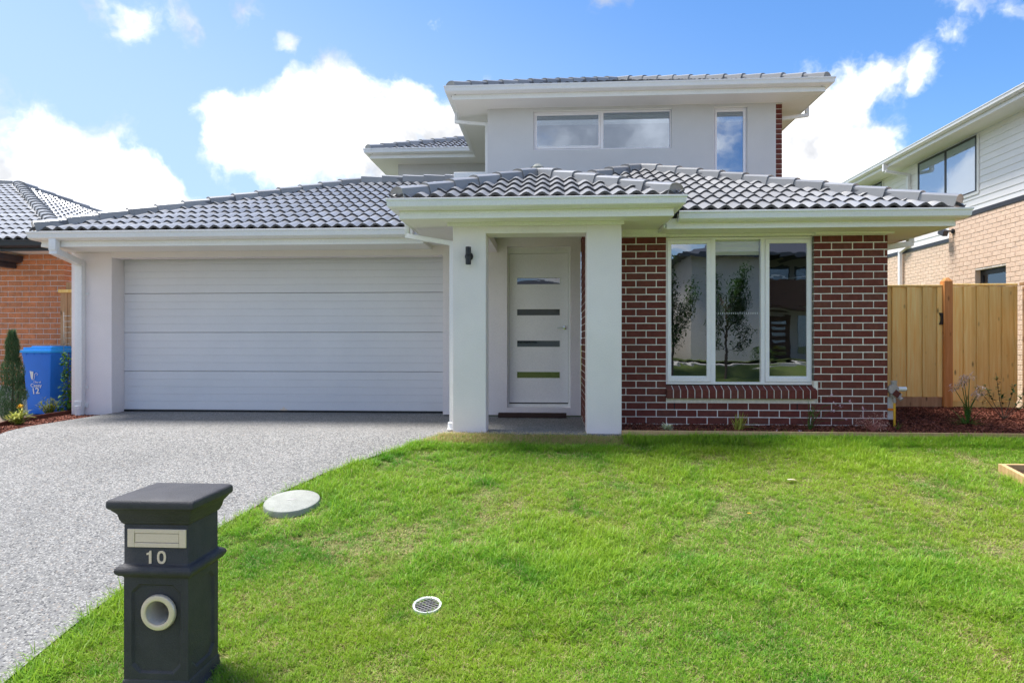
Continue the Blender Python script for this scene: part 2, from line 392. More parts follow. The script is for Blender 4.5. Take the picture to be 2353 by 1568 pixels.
def aggregate():
    m, nt, b = newmat('exposed_aggregate'); n = nt.nodes.new; l = nt.links.new
    geo = n('ShaderNodeNewGeometry')
    wn_ = n('ShaderNodeTexNoise'); wn_.inputs['Scale'].default_value = 60; l(geo.outputs['Position'], wn_.inputs['Vector'])
    ws = n('ShaderNodeVectorMath'); ws.operation = 'MULTIPLY_ADD'; l(wn_.outputs['Color'], ws.inputs[0]); ws.inputs[1].default_value = (.012,)*3; l(geo.outputs['Position'], ws.inputs[2])
    vo = n('ShaderNodeTexVoronoi'); vo.inputs['Scale'].default_value = 74; l(ws.outputs[0], vo.inputs['Vector'])
    sp = n('ShaderNodeSeparateColor'); l(vo.outputs['Color'], sp.inputs[0])
    cr = n('ShaderNodeValToRGB'); e = cr.color_ramp; e.interpolation = 'CONSTANT'
    e.elements[0].position = 0; e.elements[0].color = (.042, .043, .047, 1)
    e.elements[1].position = .30; e.elements[1].color = (.16, .16, .17, 1)
    for p, c in ((.42, (.23, .224, .216, 1)), (.58, (.39, .375, .35, 1)), (.78, (.33, .27, .22, 1)), (.83, (.41, .40, .38, 1))):
        q = e.elements.new(p); q.color = c
    l(sp.outputs[0], cr.inputs[0])
    ed = n('ShaderNodeMapRange'); ed.inputs['From Min'].default_value = .25; ed.inputs['From Max'].default_value = .62
    l(vo.outputs['Distance'], ed.inputs['Value'])
    mc = n('ShaderNodeMixRGB'); l(ed.outputs[0], mc.inputs[0]); l(cr.outputs[0], mc.inputs[1]); mc.inputs[2].default_value = (.20, .195, .185, 1)
    big_ = n('ShaderNodeTexNoise'); big_.inputs['Scale'].default_value = .9; big_.inputs['Detail'].default_value = 5; l(geo.outputs['Position'], big_.inputs['Vector'])
    br = n('ShaderNodeMapRange'); br.inputs['From Min'].default_value = .3; br.inputs['From Max'].default_value = .7; br.inputs['To Min'].default_value = .88; br.inputs['To Max'].default_value = 1.1; l(big_.outputs['Fac'], br.inputs['Value'])
    sc = n('ShaderNodeVectorMath'); sc.operation = 'SCALE'; l(mc.outputs[0], sc.inputs[0]); l(br.outputs[0], sc.inputs['Scale'])
    l(sc.outputs[0], b.inputs['Base Color']); b.inputs['Roughness'].default_value = .75; b.inputs['Specular IOR Level'].default_value = .3
    bp = n('ShaderNodeBump'); bp.invert = True; bp.inputs['Strength'].default_value = .9; bp.inputs['Distance'].default_value = .004
    l(vo.outputs['Distance'], bp.inputs['Height']); l(bp.outputs[0], b.inputs['Normal'])
    return m
M['agg'] = aggregate()

def ramp_ground(name, cols, s1, s2, bump=.8, dist=.02, thr=(.3, .7)):
    m, nt, b = newmat(name); n = nt.nodes.new; l = nt.links.new
    geo = n('ShaderNodeNewGeometry')
    a = n('ShaderNodeTexNoise'); a.inputs['Scale'].default_value = s1; a.inputs['Detail'].default_value = 6; a.inputs['Roughness'].default_value = .65; l(geo.outputs['Position'], a.inputs['Vector'])
    f = n('ShaderNodeTexNoise'); f.inputs['Scale'].default_value = s2; f.inputs['Detail'].default_value = 6; f.inputs['Roughness'].default_value = .7; l(geo.outputs['Position'], f.inputs['Vector'])
    mm = n('ShaderNodeMath'); mm.operation = 'MULTIPLY_ADD'; l(f.outputs['Fac'], mm.inputs[0]); mm.inputs[1].default_value = .9; l(a.outputs['Fac'], mm.inputs[2])
    mr = n('ShaderNodeMapRange'); mr.inputs['From Min'].default_value = .65; mr.inputs['From Max'].default_value = 1.25; l(mm.outputs[0], mr.inputs['Value'])
    cr = n('ShaderNodeValToRGB'); e = cr.color_ramp
    e.elements[0].position = 0; e.elements[0].color = (*cols[0], 1); e.elements[1].position = 1; e.elements[1].color = (*cols[-1], 1)
    for i, c in enumerate(cols[1:-1]):
        q = e.elements.new((i+1)/(len(cols)-1)); q.color = (*c, 1)
    l(mr.outputs[0], cr.inputs[0]); l(cr.outputs[0], b.inputs['Base Color'])
    b.inputs['Roughness'].default_value = .95; b.inputs['Specular IOR Level'].default_value = .15
    bp = n('ShaderNodeBump'); bp.inputs['Strength'].default_value = bump; bp.inputs['Distance'].default_value = dist
    l(f.outputs['Fac'], bp.inputs['Height']); l(bp.outputs[0], b.inputs['Normal'])
    return m
M['thatch'] = ramp_ground('lawn_thatch', [(.035, .065, .012), (.09, .15, .025), (.20, .18, .075), (.09, .17, .025), (.34, .27, .13)], 2.2, 55)
M['mulchbase'] = ramp_ground('mulch_base', [(.015, .006, .004), (.05, .014, .008), (.10, .03, .018)], 5, 70)
M['earth'] = ramp_ground('earth', [(.05, .07, .02), (.09, .12, .03), (.12, .13, .05)], .6, 9)
M['exposed'] = ramp_ground('tan_exposed_concrete', [(.22, .16, .11), (.36, .29, .22), (.46, .39, .31)], 3, 120, dist=.003)
M['soil'] = ramp_ground('garden_soil', [(.03, .015, .01), (.07, .04, .025), (.1, .06, .04)], 5, 60)

def leafmat(name, c1, c2, trans=.35, rough=.5, patch=None, nscale=1.2):
    """leaf: colour varies by the 'rnd' attribute of each blade and by place"""
    m, nt, b = newmat(name); n = nt.nodes.new; l = nt.links.new
    at = n('ShaderNodeAttribute'); at.attribute_name = 'rnd'
    mc = n('ShaderNodeMixRGB'); l(at.outputs['Fac'], mc.inputs[0]); mc.inputs[1].default_value = (*c1, 1); mc.inputs[2].default_value = (*c2, 1)
    col = mc.outputs[0]
    if patch:
        geo = n('ShaderNodeNewGeometry')
        for (pc, sc_, lo, hi, seed) in patch:
            mp = n('ShaderNodeMapping'); mp.inputs['Location'].default_value = (seed, seed*.7, 0); l(geo.outputs['Position'], mp.inputs['Vector'])
            t = n('ShaderNodeTexNoise'); t.inputs['Scale'].default_value = sc_; t.inputs['Detail'].default_value = 5; t.inputs['Roughness'].default_value = .6; l(mp.outputs[0], t.inputs['Vector'])
            mr = n('ShaderNodeMapRange'); mr.inputs['From Min'].default_value = lo; mr.inputs['From Max'].default_value = hi; mr.inputs['To Max'].default_value = .85; l(t.outputs['Fac'], mr.inputs['Value'])
            mx_ = n('ShaderNodeMixRGB'); l(mr.outputs[0], mx_.inputs[0]); l(col, mx_.inputs[1]); mx_.inputs[2].default_value = (*pc, 1); col = mx_.outputs[0]
    l(col, b.inputs['Base Color']); b.inputs['Roughness'].default_value = rough; b.inputs['Specular IOR Level'].default_value = .3
    tr = n('ShaderNodeBsdfTranslucent'); l(col, tr.inputs['Color'])
    ms = n('ShaderNodeMixShader'); ms.inputs[0].default_value = trans
    l(b.outputs[0], ms.inputs[1]); l(tr.outputs[0], ms.inputs[2]); l(ms.outputs[0], nt.nodes['Material Output'].inputs[0])
    return m
M['grass'] = leafmat('lawn_grass', (.108, .328, .018), (.375, .56, .055), .4, .45,
                     patch=[((.33, .48, .035), .55, .45, .62, 3), ((.065, .27, .018), 1.6, .54, .70, 11), ((.40, .38, .12), 2.4, .63, .76, 23)])
M['straw'] = leafmat('dry_grass', (.42, .31, .14), (.66, .54, .30), .25, .6)
M['green'] = leafmat('green_leaf', (.05, .14, .02), (.13, .28, .04), .3, .4)
M['darkgreen'] = leafmat('dark_leaf', (.018, .05, .012), (.05, .11, .02), .25, .35)
M['conifer'] = leafmat('conifer_leaf', (.045, .105, .045), (.13, .22, .10), .2, .6)
M['gold'] = leafmat('golden_leaf', (.16, .22, .02), (.45, .42, .04), .3, .45)
M['lime'] = leafmat('yellow_green_leaf', (.30, .38, .04), (.62, .60, .14), .3, .45)
M['varieg'] = leafmat('cream_green_leaf', (.55, .62, .30), (.92, .92, .75), .3, .45)
M['pinkleaf'] = leafmat('pink_leaf', (.62, .26, .22), (.85, .62, .48), .3, .5)
M['pinkfl'] = leafmat('pink_petal', (.75, .45, .58), (.85, .75, .82), .3, .5)
M['yelfl'] = leafmat('yellow_petal', (.80, .42, .02), (.85, .60, .05), .3, .5)
M['dryfl'] = leafmat('dry_flower', (.66, .48, .36), (.90, .74, .62), .3, .6)
M['treeleaf'] = leafmat('tree_leaf', (.035, .08, .02), (.08, .15, .03), .3, .5)
M['chips'] = leafmat('bark_chip', (.09, .022, .014), (.42, .15, .09), 0, .75)

# ------------------------------------------------------------------ ground levels
PROF = [(-300, .5), (-30, .35), (-16, .2), (-13.4, .0), (-11, -1.15), (-4, -1.25), (-2, -1.20), (2.0, -.936), (7.2, 0.0), (7.35, 0.0), (400, 0.0)]
def gz(x, y):
    for (a, za), (b, zb) in zip(PROF[:-1], PROF[1:]):
        if a <= y <= b: return za + (zb-za)*(y-a)/(b-a)
    return 0
def lawnz(x, y):
    return gz(x, y) - .035 + .018*noise.noise((x*.9, y*.9, 0)) + .008*noise.noise((x*3.1, y*3.1, 4))
def gridsheet(name, x0, x1, y0, y1, nx, ny, zf, mat, inside=None, parent=None, kind='structure', smooth=True, edge=None):
    mb = MB(); idx = {}
    for j in range(ny+1):
        for i in range(nx+1):
            x = x0+(x1-x0)*i/nx; y = y0+(y1-y0)*j/ny
            if edge: x, y = edge(x, y, i/nx, j/ny)
            idx[i, j] = len(mb.v); mb.v.append((x, y, zf(x, y)))
    for j in range(ny):
        for i in range(nx):
            if inside:
                c = [mb.v[idx[p]] for p in ((i, j), (i+1, j), (i+1, j+1), (i, j+1))]
                if not inside(sum(q[0] for q in c)/4, sum(q[1] for q in c)/4): continue
            mb.f.append((idx[i, j], idx[i+1, j], idx[i+1, j+1], idx[i, j+1]))
    o = mb.build(name, mat, parent, kind=kind)
    for p in o.data.polygons: p.use_smooth = smooth
    return o

# base terrain, one sheet to the horizon, just below every paved surface
mb = MB(); ys = sorted({p[0] for p in PROF} | {-60., 60., 120.})
for y in ys:
    for x in (-400, -60, -15, 0, 15, 60, 400): mb.v.append((x, y, gz(x, y) - .13))
for j in range(len(ys)-1):
    for i in range(6): a = j*7+i; mb.f.append((a, a+1, a+8, a+7))
mb.build('ground', M['earth'], kind='structure')

# driveway outline: right edge curve and left edge
DR = [(7.42, -1.13), (7.30, -1.13), (6.9, -1.42), (6.5, -1.76), (6.03, -2.12), (5.5, -2.38), (4.9, -2.56), (4.3, -2.70), (3.76, -2.78), (2.5, -2.80), (0, -2.80), (-2.2, -2.80)]
def drx(y):
    if y >= DR[0][0]: return DR[0][1]
    for (a, xa), (b, xb) in zip(DR[:-1], DR[1:]):
        if b <= y <= a: return xb + (xa-xb)*(y-b)/(a-b)
    return DR[-1][1]
def dlx(y): return -6.27 + .01*(9 - y)
def dedge(x, y, u, v): return (dlx(y) + (drx(y)-dlx(y))*u, y)
gridsheet('driveway', 0, 1, -2.2, 7.42, 24, 70, lambda x, y: gz(x, y) - .012, M['agg'], edge=dedge)
mb = MB(); mb.box(-6.3, -1.13, 7.42, 9.30, -.12, -.012); mb.box(-1.13, .40, 7.42, 8.95, -.12, -.012)
mb.box(-1.09, .76, 7.24, 7.42, -.12, -.014); mb.build('apron', M['agg'], kind='structure')
# lawn base
gridsheet('lawn_ground', 0, 1, -2.0, 7.26, 90, 120, lawnz, M['thatch'],
          edge=lambda x, y, u, v: (drx(y) + .0 + (8.0-drx(y))*u, y))
# garden bed base (mulch)
def mulz(x, y):
    t = min(1, max(0, (y-7.32)/2.4))
    return .005 + .055*t + .012*noise.noise((x*2.3, y*2.3, 9)) + .006*noise.noise((x*9, y*9, 2))
gridsheet('garden_bed', .78, 6.7, 7.31, 10.2, 90, 44, mulz, M['mulchbase'], inside=lambda x, y: not (x < 3.9 and y > 7.97))
gridsheet('side_garden_bed', 0, 1, 4.0, 9.2, 10, 60, lambda x, y: gz(x, y) - .05 + .02*noise.noise((x*5, y*5, 1)), M['mulchbase'],
          edge=lambda x, y, u, v: (-7.0 + .10*max(0, 9.2-y)*.8 + (dlx(y)+.02-(-7.0+.08*max(0, 9.2-y)))*u, y))
gridsheet('neighbour_paving', -16, -6.9, 3.0, 10.4, 10, 20, lambda x, y: gz(x, y)*1.0 - .095, M['exposed'],
          edge=lambda x, y, u, v: (-16 + (16-6.97+.08*max(0, 9.2-y)-.02)*u, y))

# street side, behind the camera: seen only in the window reflections
mb = MB(); mb.box(-60, 60, -10.9, -4, -1.5, -1.24); mb.build('road', M['asphalt'], kind='structure')
mb = MB(); mb.box(-60, 60, -15.0, -13.6, -.3, .04); mb.build('footpath', M['path'], kind='structure')

# ------------------------------------------------------------------ piece sets: nearest 300 as objects, the rest joined
class Pieces:
    def __init__(s, name, mat, limit=300): s.name = name; s.mat = mat; s.limit = limit; s.items = []
    def add(s, mesh, mtx, parent, vis=True, w=0): s.items.append((0 if vis else 1, (mtx.translation - Vector((0, 0, CAMZ))).length + w, len(s.items), mesh, mtx, parent))
    def finish(s, rest_parent, rest_name):
        s.items.sort(key=lambda t: t[:3])
        for t in s.items[:s.limit]:
            if t[0] == 0:
                o = bpy.data.objects.new(s.name, t[3]); C.objects.link(o); o.parent = t[5]; o.matrix_local = t[4]
        rest = [t for i, t in enumerate(s.items) if i >= s.limit or t[0] == 1]
        if rest:
            mb = MB(); mi = []
            for t in rest:
                mb.add([t[4] @ v.co for v in t[3].vertices], [tuple(p.vertices) for p in t[3].polygons], rnd.random()); mi += [p.material_index for p in t[3].polygons]
            me = bpy.data.meshes.new(rest_name); me.from_pydata(mb.v, [], mb.f)
            at = me.attributes.new('rnd', 'FLOAT', 'FACE'); at.data.foreach_set('value', mb.r)
            me.materials.append(s.mat)
            if max(mi) > 0: me.materials.append(M['tileedge']); me.polygons.foreach_set('material_index', mi)
            o = bpy.data.objects.new(rest_name, me); C.objects.link(o); o.parent = rest_parent; o['kind'] = 'stuff'

def rawmesh(name, vs, fs, mat, smooth=False):
    me = bpy.data.meshes.new(name); me.from_pydata([tuple(v) for v in vs], [], fs)
    me.materials.append(mat)
    if smooth:
        me.polygons.foreach_set('use_smooth', [True]*len(me.polygons)); me.set_sharp_from_angle(angle=R(42))
    return me

# ---- bricks
_bc = {}
def brickmesh(w, h, mat, d=.06):
    """front face at local y=0 looking to -y, chamfered front edges"""
    k = (round(w, 3), round(h, 3), mat.name)
    if k in _bc: return _bc[k]
    c = .004
    vs = [(0, d, 0), (w, d, 0), (w, d, h), (0, d, h), (0, c, 0), (w, c, 0), (w, c, h), (0, c, h), (c, 0, c), (w-c, 0, c), (w-c, 0, h-c), (c, 0, h-c)]
    fs = [(8, 9, 10, 11), (4, 5, 9, 8), (5, 6, 10, 9), (6, 7, 11, 10), (7, 4, 8, 11), (0, 1, 5, 4), (1, 2, 6, 5), (2, 3, 7, 6), (3, 0, 4, 7)]
    _bc[k] = rawmesh('brick', vs, fs, mat); return _bc[k]
def lay_bricks(ps, parent, mat, a0, a1, z0, z1, origin, ux, holes=(), L_=.23, H=.076, j=.010, zoff=0, phase=0, vis=True):
    """stretcher bond on a vertical plane; origin: point with a=0,z=0; ux: unit direction of +a (normal is ux rotated -90 deg)"""
    ux = Vector(ux); up = Vector((0, 0, 1)); yv = up.cross(ux)
    rot = Matrix((ux, yv, up)).transposed().to_4x4()
    ph = H + j; pl = L_ + j
    r0 = math.floor((z0-zoff)/ph); r = r0
    while zoff + r*ph < z1 - .02:
        zb = zoff + r*ph; zt = zb + H
        zb_, zt_ = max(zb, z0), min(zt, z1)
        if zt_-zb_ < .02: r += 1; continue
        segs = [(a0, a1)]
        for (h0, h1, hz0, hz1) in holes:
            if zt_ > hz0+.02 and zb_ < hz1-.02:
                ns = []
                for (s0, s1) in segs:
                    if h0 > s0: ns.append((s0, min(s1, h0)))
                    if h1 < s1: ns.append((max(s0, h1), s1))
                segs = [q for q in ns if q[1]-q[0] > .03]
        for (s0, s1) in segs:
            k = math.floor((s0 - phase)/pl) - 1
            while True:
                b0 = phase + k*pl + (pl/2 if r % 2 else 0); b1 = b0 + L_
                if b0 >= s1: break
                c0, c1 = max(b0, s0), min(b1, s1)
                if c1-c0 > .03:
                    p = Vector(origin) + ux*c0 + up*zb_ + yv*rnd.uniform(-.0018, .0018)
                    ps.add(brickmesh(c1-c0, zt_-zb_, mat), Matrix.Translation(p) @ rot, parent, vis)
                k += 1
        r += 1

# ---- roof tiles
PITCH = math.atan(.414); CP, SP = math.cos(PITCH), math.sin(PITCH)
TW, TL, TG = .33, .40, .333
def tile_mesh(mat):
    n = 12; vs = []; 
    def pz(x):
        t = (x/.165) % 1.0; return .043*(max(0, .5-.5*math.cos(math.tau*t)))**.75
    xs = [TW*i/n for i in range(n+1)]
    for x in xs: vs.append((x, 0, .034+pz(x)))
    for x in xs: vs.append((x, TL, .004+pz(x)))
    for x in xs: vs.append((x, .001,   .034+pz(x)-.030))
    fs = []
    for i in range(n):
        fs.append((i, i+1, n+2+i, n+1+i)); fs.append((2*(n+1)+i, 2*(n+1)+i+1, i+1, i))
    me = rawmesh('roof_tile', vs, fs, mat, True); me.materials.append(M['tileedge'])
    me.polygons.foreach_set('material_index', [i % 2 for i in range(len(fs))]); return me
def clip_mesh(me, mtx, planes, mat):
    bm = bmesh.new(); bm.from_mesh(me)
    inv = mtx.inverted()
    for (p, nrm) in planes:
        pl = inv @ p; nl = (inv.to_3x3() @ nrm)
        nl = (mtx.to_3x3().transposed() @ nrm).normalized()
        bmesh.ops.bisect_plane(bm, geom=bm.verts[:]+bm.edges[:]+bm.faces[:], plane_co=pl, plane_no=nl, clear_outer=True, clear_inner=False)
    if len(bm.faces) < 2: bm.free(); return None
    m2 = bpy.data.meshes.new('roof_tile'); bm.to_mesh(m2); bm.free(); m2.materials.append(mat); m2.materials.append(M['tileedge'])
    m2.set_sharp_from_angle(angle=R(42))
    return m2
def tile_roof(ps, parent, me, mat, poly, e0, u, v, z0, vis=True, aoff=0):
    """poly: convex CCW plan polygon; e0 a point on the eave line; u along the eave, v up the slope (plan unit vectors)"""
    u = Vector(u); v = Vector(v); e0 = Vector(e0)
    P = [Vector(p) for p in poly]
    area = sum(P[i].x*P[(i+1) % len(P)].y - P[(i+1) % len(P)].x*P[i].y for i in range(len(P)))
    if area < 0: P.reverse()
    edges = []
    for i in range(len(P)):
        a, b = P[i], P[(i+1) % len(P)]; d = (b-a).normalized(); nrm = Vector((d.y, -d.x)); edges.append((a, nrm))
    U3 = Vector((u.x, u.y, 0)); V3 = Vector((v.x*CP, v.y*CP, SP)); N3 = U3.cross(V3)
    if N3.z < 0: N3 = -N3
    flip = U3.cross(V3).z < 0
    aa = [(p-e0).dot(u) for p in P]; bb = [(p-e0).dot(v)/CP for p in P]
    a0, a1, b1 = min(aa), max(aa), max(bb)
    j = 0
    while j*TG < b1:
        i = math.floor((a0-aoff)/TW) - 1
        while aoff + i*TW < a1:
            ao = aoff + i*TW; bo = j*TG
            org = Vector((e0.x, e0.y, z0)) + U3*ao + V3*(bo + rnd.uniform(-.002, .002)) + N3*rnd.uniform(-.001, .0015)
            X = U3
            if flip: org = org + U3*TW; X = -U3
            mtx = Matrix((X, V3, N3)).transposed().to_4x4(); mtx.translation = org
            cs = [e0 + u*(ao + s) + v*((bo + t)*CP) for s in (0, TW) for t in (0, TL)]
            outs = [[(c-a).dot(n) for c in cs] for (a, n) in edges]
            if any(min(o) > -.01 for o in outs): i += 1; continue
            cut = [(Vector((a.x, a.y, 0)), Vector((n.x, n.y, 0))) for (a, n), o in zip(edges, outs) if max(o) > .012]
            if cut:
                m2 = clip_mesh(me, mtx, cut, mat)
                if m2: ps.add(m2, mtx, parent, vis)
            else: ps.add(me, mtx, parent, vis)
            i += 1
        j += 1
def cap_mesh(mat):
    sec = [(-.116, -.095), (-.108, .014), (-.086, .032), (-.03, .048), (.03, .048), (.086, .032), (.108, .014), (.116, -.095)]
    vs = []
    for (x, s, dz) in ((0, 1.06, .022), (.43, .93, 0)):
        vs += [(x, y*s, z*s+dz) for y, z in sec]
    n = len(sec); vs += [(.004, y*.93, z*.93+.012-.012) for y, z in sec]
    fs = [(i, i+1, n+i+1, n+i) for i in range(n-1)]
    fs += [(i+1, i, 2*n+i, 2*n+i+1) for i in range(n-1)]
    fs.append(tuple(range(2*n, 3*n)))
    return rawmesh('ridge_tile', vs, fs, mat, True)
def ridge(ps, parent, me, p0, p1, first_z=.032, vis=True, step=.375, bed=True):
    a, b = Vector(p0), Vector(p1); d = (b-a); ln = d.length; d.normalize()
    y = Vector((0, 0, 1)).cross(d).normalized(); z = d.cross(y)
    n = max(1, round(ln/step)); st = ln/n
    for i in range(n):
        mtx = Matrix((d, y, z)).transposed().to_4x4(); mtx.translation = a + d*(i*st) + z*(first_z + .03 + rnd.uniform(-.003, .003))
        mtx = mtx @ Matrix.Rotation(R(rnd.uniform(-.9, .9)), 4, 'Z')
        ps.add(me, mtx, parent, vis)
    if bed:
        mb = MB(); M4 = Matrix((d, y, z)).transposed().to_4x4(); M4.translation = a
        mb.box(.01, ln, -.105, .105, -.10, .062, M4)
        mb.build('ridge_bedding', M['bedding'], parent, bevel=.01)

# ------------------------------------------------------------------ eaves: gutter, fascia
def gutter(parent, path, ztop, label=None):
    prof = [(0, -.01), (0, -.112), (.045, -.118), (.082, -.108), (.106, -.085), (.113, -.03), (.122, -.022), (.124, -.004), (.116, 0), (.108, -.006), (.106, -.05), (.02, -.09), (.012, -.01)]
    mb = MB(); mb.sweep([(d, ztop+z) for d, z in prof], path)
    g = mb.build('gutter', M['gutter'], parent, smooth=True)
    sl_ = MB()                                  # overflow slots under the bead
    P = [Vector(p) for p in path]
    for a, b in zip(P[:-1], P[1:]):
        d = (b-a).normalized(); n = Vector((d.y, -d.x)); t = .08; ln = (b-a).length
        while t < ln-.05:
            q = a + d*t + n*.1115
            sl_.bar((q.x, q.y, ztop-.040), (q.x+d.x*.022, q.y+d.y*.022, ztop-.040), .0045, .004); t += .055
    sl_.build('overflow_slots', M['charcoal'] if False else M['trim'], g, kind='stuff')
    return g
def fascia(parent, path, z0, z1):
    mb = MB(); h = z1-z0
    mb.sweep([(0, z0), (.010, z0), (.010, z0+.035), (.006, z0+.038), (.006, z0+h*.55), (.009, z0+h*.58), (.009, z1), (-.02, z1), (-.02, z0+.01)], path)
    return mb.build('fascia', M['trim'], parent)
def downpipe(parent, pts, w=.10, h=.072, brackets=(), base=True, face='y'):
    """rectangular pipe through points, rounded by short mitres"""
    P = [Vector(p) for p in pts]; mb = MB()
    for a, b in zip(P[:-1], P[1:]):
        d = (b-a).normalized()
        up = (0, 1, 0) if abs(d.z) > .9 else (0, 0, 1)
        if abs(d.z) > .9: mb.bar(a + d*.0, b, w, h, up)
        else: mb.bar(a - d*h*.35, b + d*h*.35, w, h, up)
    o = mb.build('downpipe', M['gutter'], parent, bevel=.006, smooth=True)
    for z in brackets:
        q = P[-1]; m2 = MB(); m2.box(q.x-w/2-.003, q.x+w/2+.045, q.y+h/2-.012, q.y+h/2-.004, z-.016, z+.016); m2.box(q.x-w/2-.003, q.x+w/2+.003, q.y-h/2-.003, q.y+h/2-.004, z-.006, z+.006)
        m2.build('bracket', M['gutter'], o)
    return o

# ================================================================== MAIN HOUSE
house = thing('house', 'two storey grey rendered house with dark red brick front room and double garage', 'house', (0, 9, 0))
house.location = (0, 0, 0)
TM = tile_mesh(M['tile']); CM = cap_mesh(M['tile'])
tiles = Pieces('roof_tile', M['tile'], 298); caps = Pieces('ridge_tile', M['tile'], 200)
hbricks = Pieces('brick', M['brick'], 296)

def roofpart(label):
    mb = MB()
    return mb, label
# underlay boards: slightly below the tiles, these are the roof parts that carry tiles
def roof_under(polys, label):
    mb = MB()
    for (poly, e0, v, z0) in polys:
        e = Vector(e0); vv = Vector(v)
        vs = [(p[0], p[1], z0 - .02 + .414*(Vector(p)-e).dot(vv)) for p in poly]
        mb.add(vs, [tuple(range(len(vs)))])
    return mb.build('roof', M['bedding'], house, label=label)

G1 = [(-6.97, 8.33), (-1.73, 8.33), (1.44, 11.5), (-1.13, 11.78), (-3.52, 11.78)]
G2 = [(-6.97, 8.33), (-3.52, 11.78), (-4.6, 14.3), (-6.97, 14.3)]
G3 = [(-3.52, 11.78), (-1.15, 11.78), (-1.15, 14.8), (-4.6, 14.8)]
r = roof_under([(G1, (-6.97, 8.33), (0, 1), 2.47), (G2, (-6.97, 8.33), (1, 0), 2.47)], 'grey tiled hip roof over the garage')
tile_roof(tiles, r, TM, M['tile'], G1, (-6.97, 8.33), (1, 0), (0, 1), 2.47)
tile_roof(tiles, r, TM, M['tile'], G2, (-6.97, 8.33), (0, 1), (1, 0), 2.47, vis=False)
ridge(caps, r, CM, (-6.93, 8.37, 2.50), (-3.52, 11.78, 3.90))
ridge(caps, r, CM, (-3.45, 11.78, 3.92), (-1.16, 11.78, 3.92))
ridge(caps, r, CM, (-6.6, 14.86, 2.63), (-3.58, 11.84, 3.90), vis=False)
fl = MB(); fl.box(-1.75, -1.135, 11.62, 11.68, 3.93, 4.05); fl.build('flashing', M['pvc'], house, bevel=.004)

R1 = [(-1.68, 7.43), (4.5, 7.43), (1.41, 10.52)]
R2 = [(4.5, 7.43), (4.5, 11.9), (1.41, 11.49), (1.41, 10.52)]
R3 = [(-1.68, 7.43), (1.41, 10.52), (1.41, 11.47), (-1.68, 8.38)]
r = roof_under([(R1, (-1.68, 7.43), (0, 1), 2.46), (R2, (4.5, 7.43), (-1, 0), 2.46), (R3, (-1.68, 7.43), (1, 0), 2.46)], 'grey tiled hip roof over the brick front room')
tile_roof(tiles, r, TM, M['tile'], R1, (-1.68, 7.43), (1, 0), (0, 1), 2.46, aoff=.07)
tile_roof(tiles, r, TM, M['tile'], R2, (4.5, 7.43), (0, 1), (-1, 0), 2.46, vis=False)
tile_roof(tiles, r, TM, M['tile'], R3, (-1.68, 7.43), (0, 1), (1, 0), 2.46, vis=False)
ridge(caps, r, CM, (4.46, 7.47, 2.49), (1.41, 10.52, 3.74))
ridge(caps, r, CM, (-.5, 8.61, 2.97), (1.41, 10.52, 3.74))
ridge(caps, r, CM, (1.41, 11.45, 3.75), (1.41, 10.55, 3.75), vis=False)

P1 = [(-1.72, 6.93), (1.36, 6.93), (-.18, 8.47)]
P2 = [(-1.72, 6.93), (-.18, 8.47), (-.18, 9.1), (-1.72, 9.1)]
P3 = [(1.36, 6.93), (1.36, 9.1), (-.18, 9.1), (-.18, 8.47)]
r = roof_under([(P1, (-1.72, 6.93), (0, 1), 2.52), (P2, (-1.72, 6.93), (1, 0), 2.52), (P3, (1.36, 6.93), (-1, 0), 2.52)], 'small grey tiled hip roof over the porch')
tile_roof(tiles, r, TM, M['tile'], P1, (-1.72, 6.93), (1, 0), (0, 1), 2.52, aoff=.05)
tile_roof(tiles, r, TM, M['tile'], P2, (-1.72, 6.93), (0, 1), (1, 0), 2.52, vis=False)
tile_roof(tiles, r, TM, M['tile'], P3, (1.36, 6.93), (0, 1), (-1, 0), 2.52, vis=False)
ridge(caps, r, CM, (-1.66, 6.99, 2.545), (-.18, 8.47, 3.15))
ridge(caps, r, CM, (1.30, 6.99, 2.545), (-.18, 8.47, 3.15))
ridge(caps, r, CM, (-.18, 9.2, 3.17), (-.18, 8.5, 3.17), vis=False)
k = MB(); k.lathe([(0, .09), (.045, .08), (.07, .045), (.06, -.03)], 10, Matrix.Translation((-.18, 8.43, 3.21))); k.build('apex_mortar', M['concrete'], r, smooth=True)

UP = [(-1.76, 10.93), (4.55, 10.93), (1.395, 14.085)]
UL = [(-1.76, 10.93), (1.395, 14.085), (1.395, 16.5), (-1.76, 16.5)]
UR = [(4.55, 10.93), (4.55, 18), (1.395, 18), (1.395, 14.085)]
UB = [(-4.12, 14.32), (-1.7, 14.32), (.8, 16.8), (-1.64, 16.8)]
UBL = [(-4.12, 14.32), (-1.64, 16.8), (-1.64, 19), (-4.12, 19)]
r = roof_under([(UP, (-1.76, 10.93), (0, 1), 5.245), (UL, (-1.76, 10.93), (1, 0), 5.245), (UR, (4.55, 10.93), (-1, 0), 5.245), (UB, (-4.12, 14.32), (0, 1), 5.245), (UBL, (-4.12, 14.32), (1, 0), 5.245)], 'high grey tiled hip roof over the upper storey')
tile_roof(tiles, r, TM, M['tile'], UP, (-1.76, 10.93), (1, 0), (0, 1), 5.245)
tile_roof(tiles, r, TM, M['tile'], UL, (-1.76, 10.93), (0, 1), (1, 0), 5.245, vis=False)
tile_roof(tiles, r, TM, M['tile'], UR, (4.55, 10.93), (0, 1), (-1, 0), 5.245, vis=False)
tile_roof(tiles, r, TM, M['tile'], UB, (-4.12, 14.32), (1, 0), (0, 1), 5.245)
tile_roof(tiles, r, TM, M['tile'], UBL, (-4.12, 14.32), (0, 1), (1, 0), 5.245, vis=False)
ridge(caps, r, CM, (-1.70, 10.99, 5.285), (1.395, 14.085, 6.56))
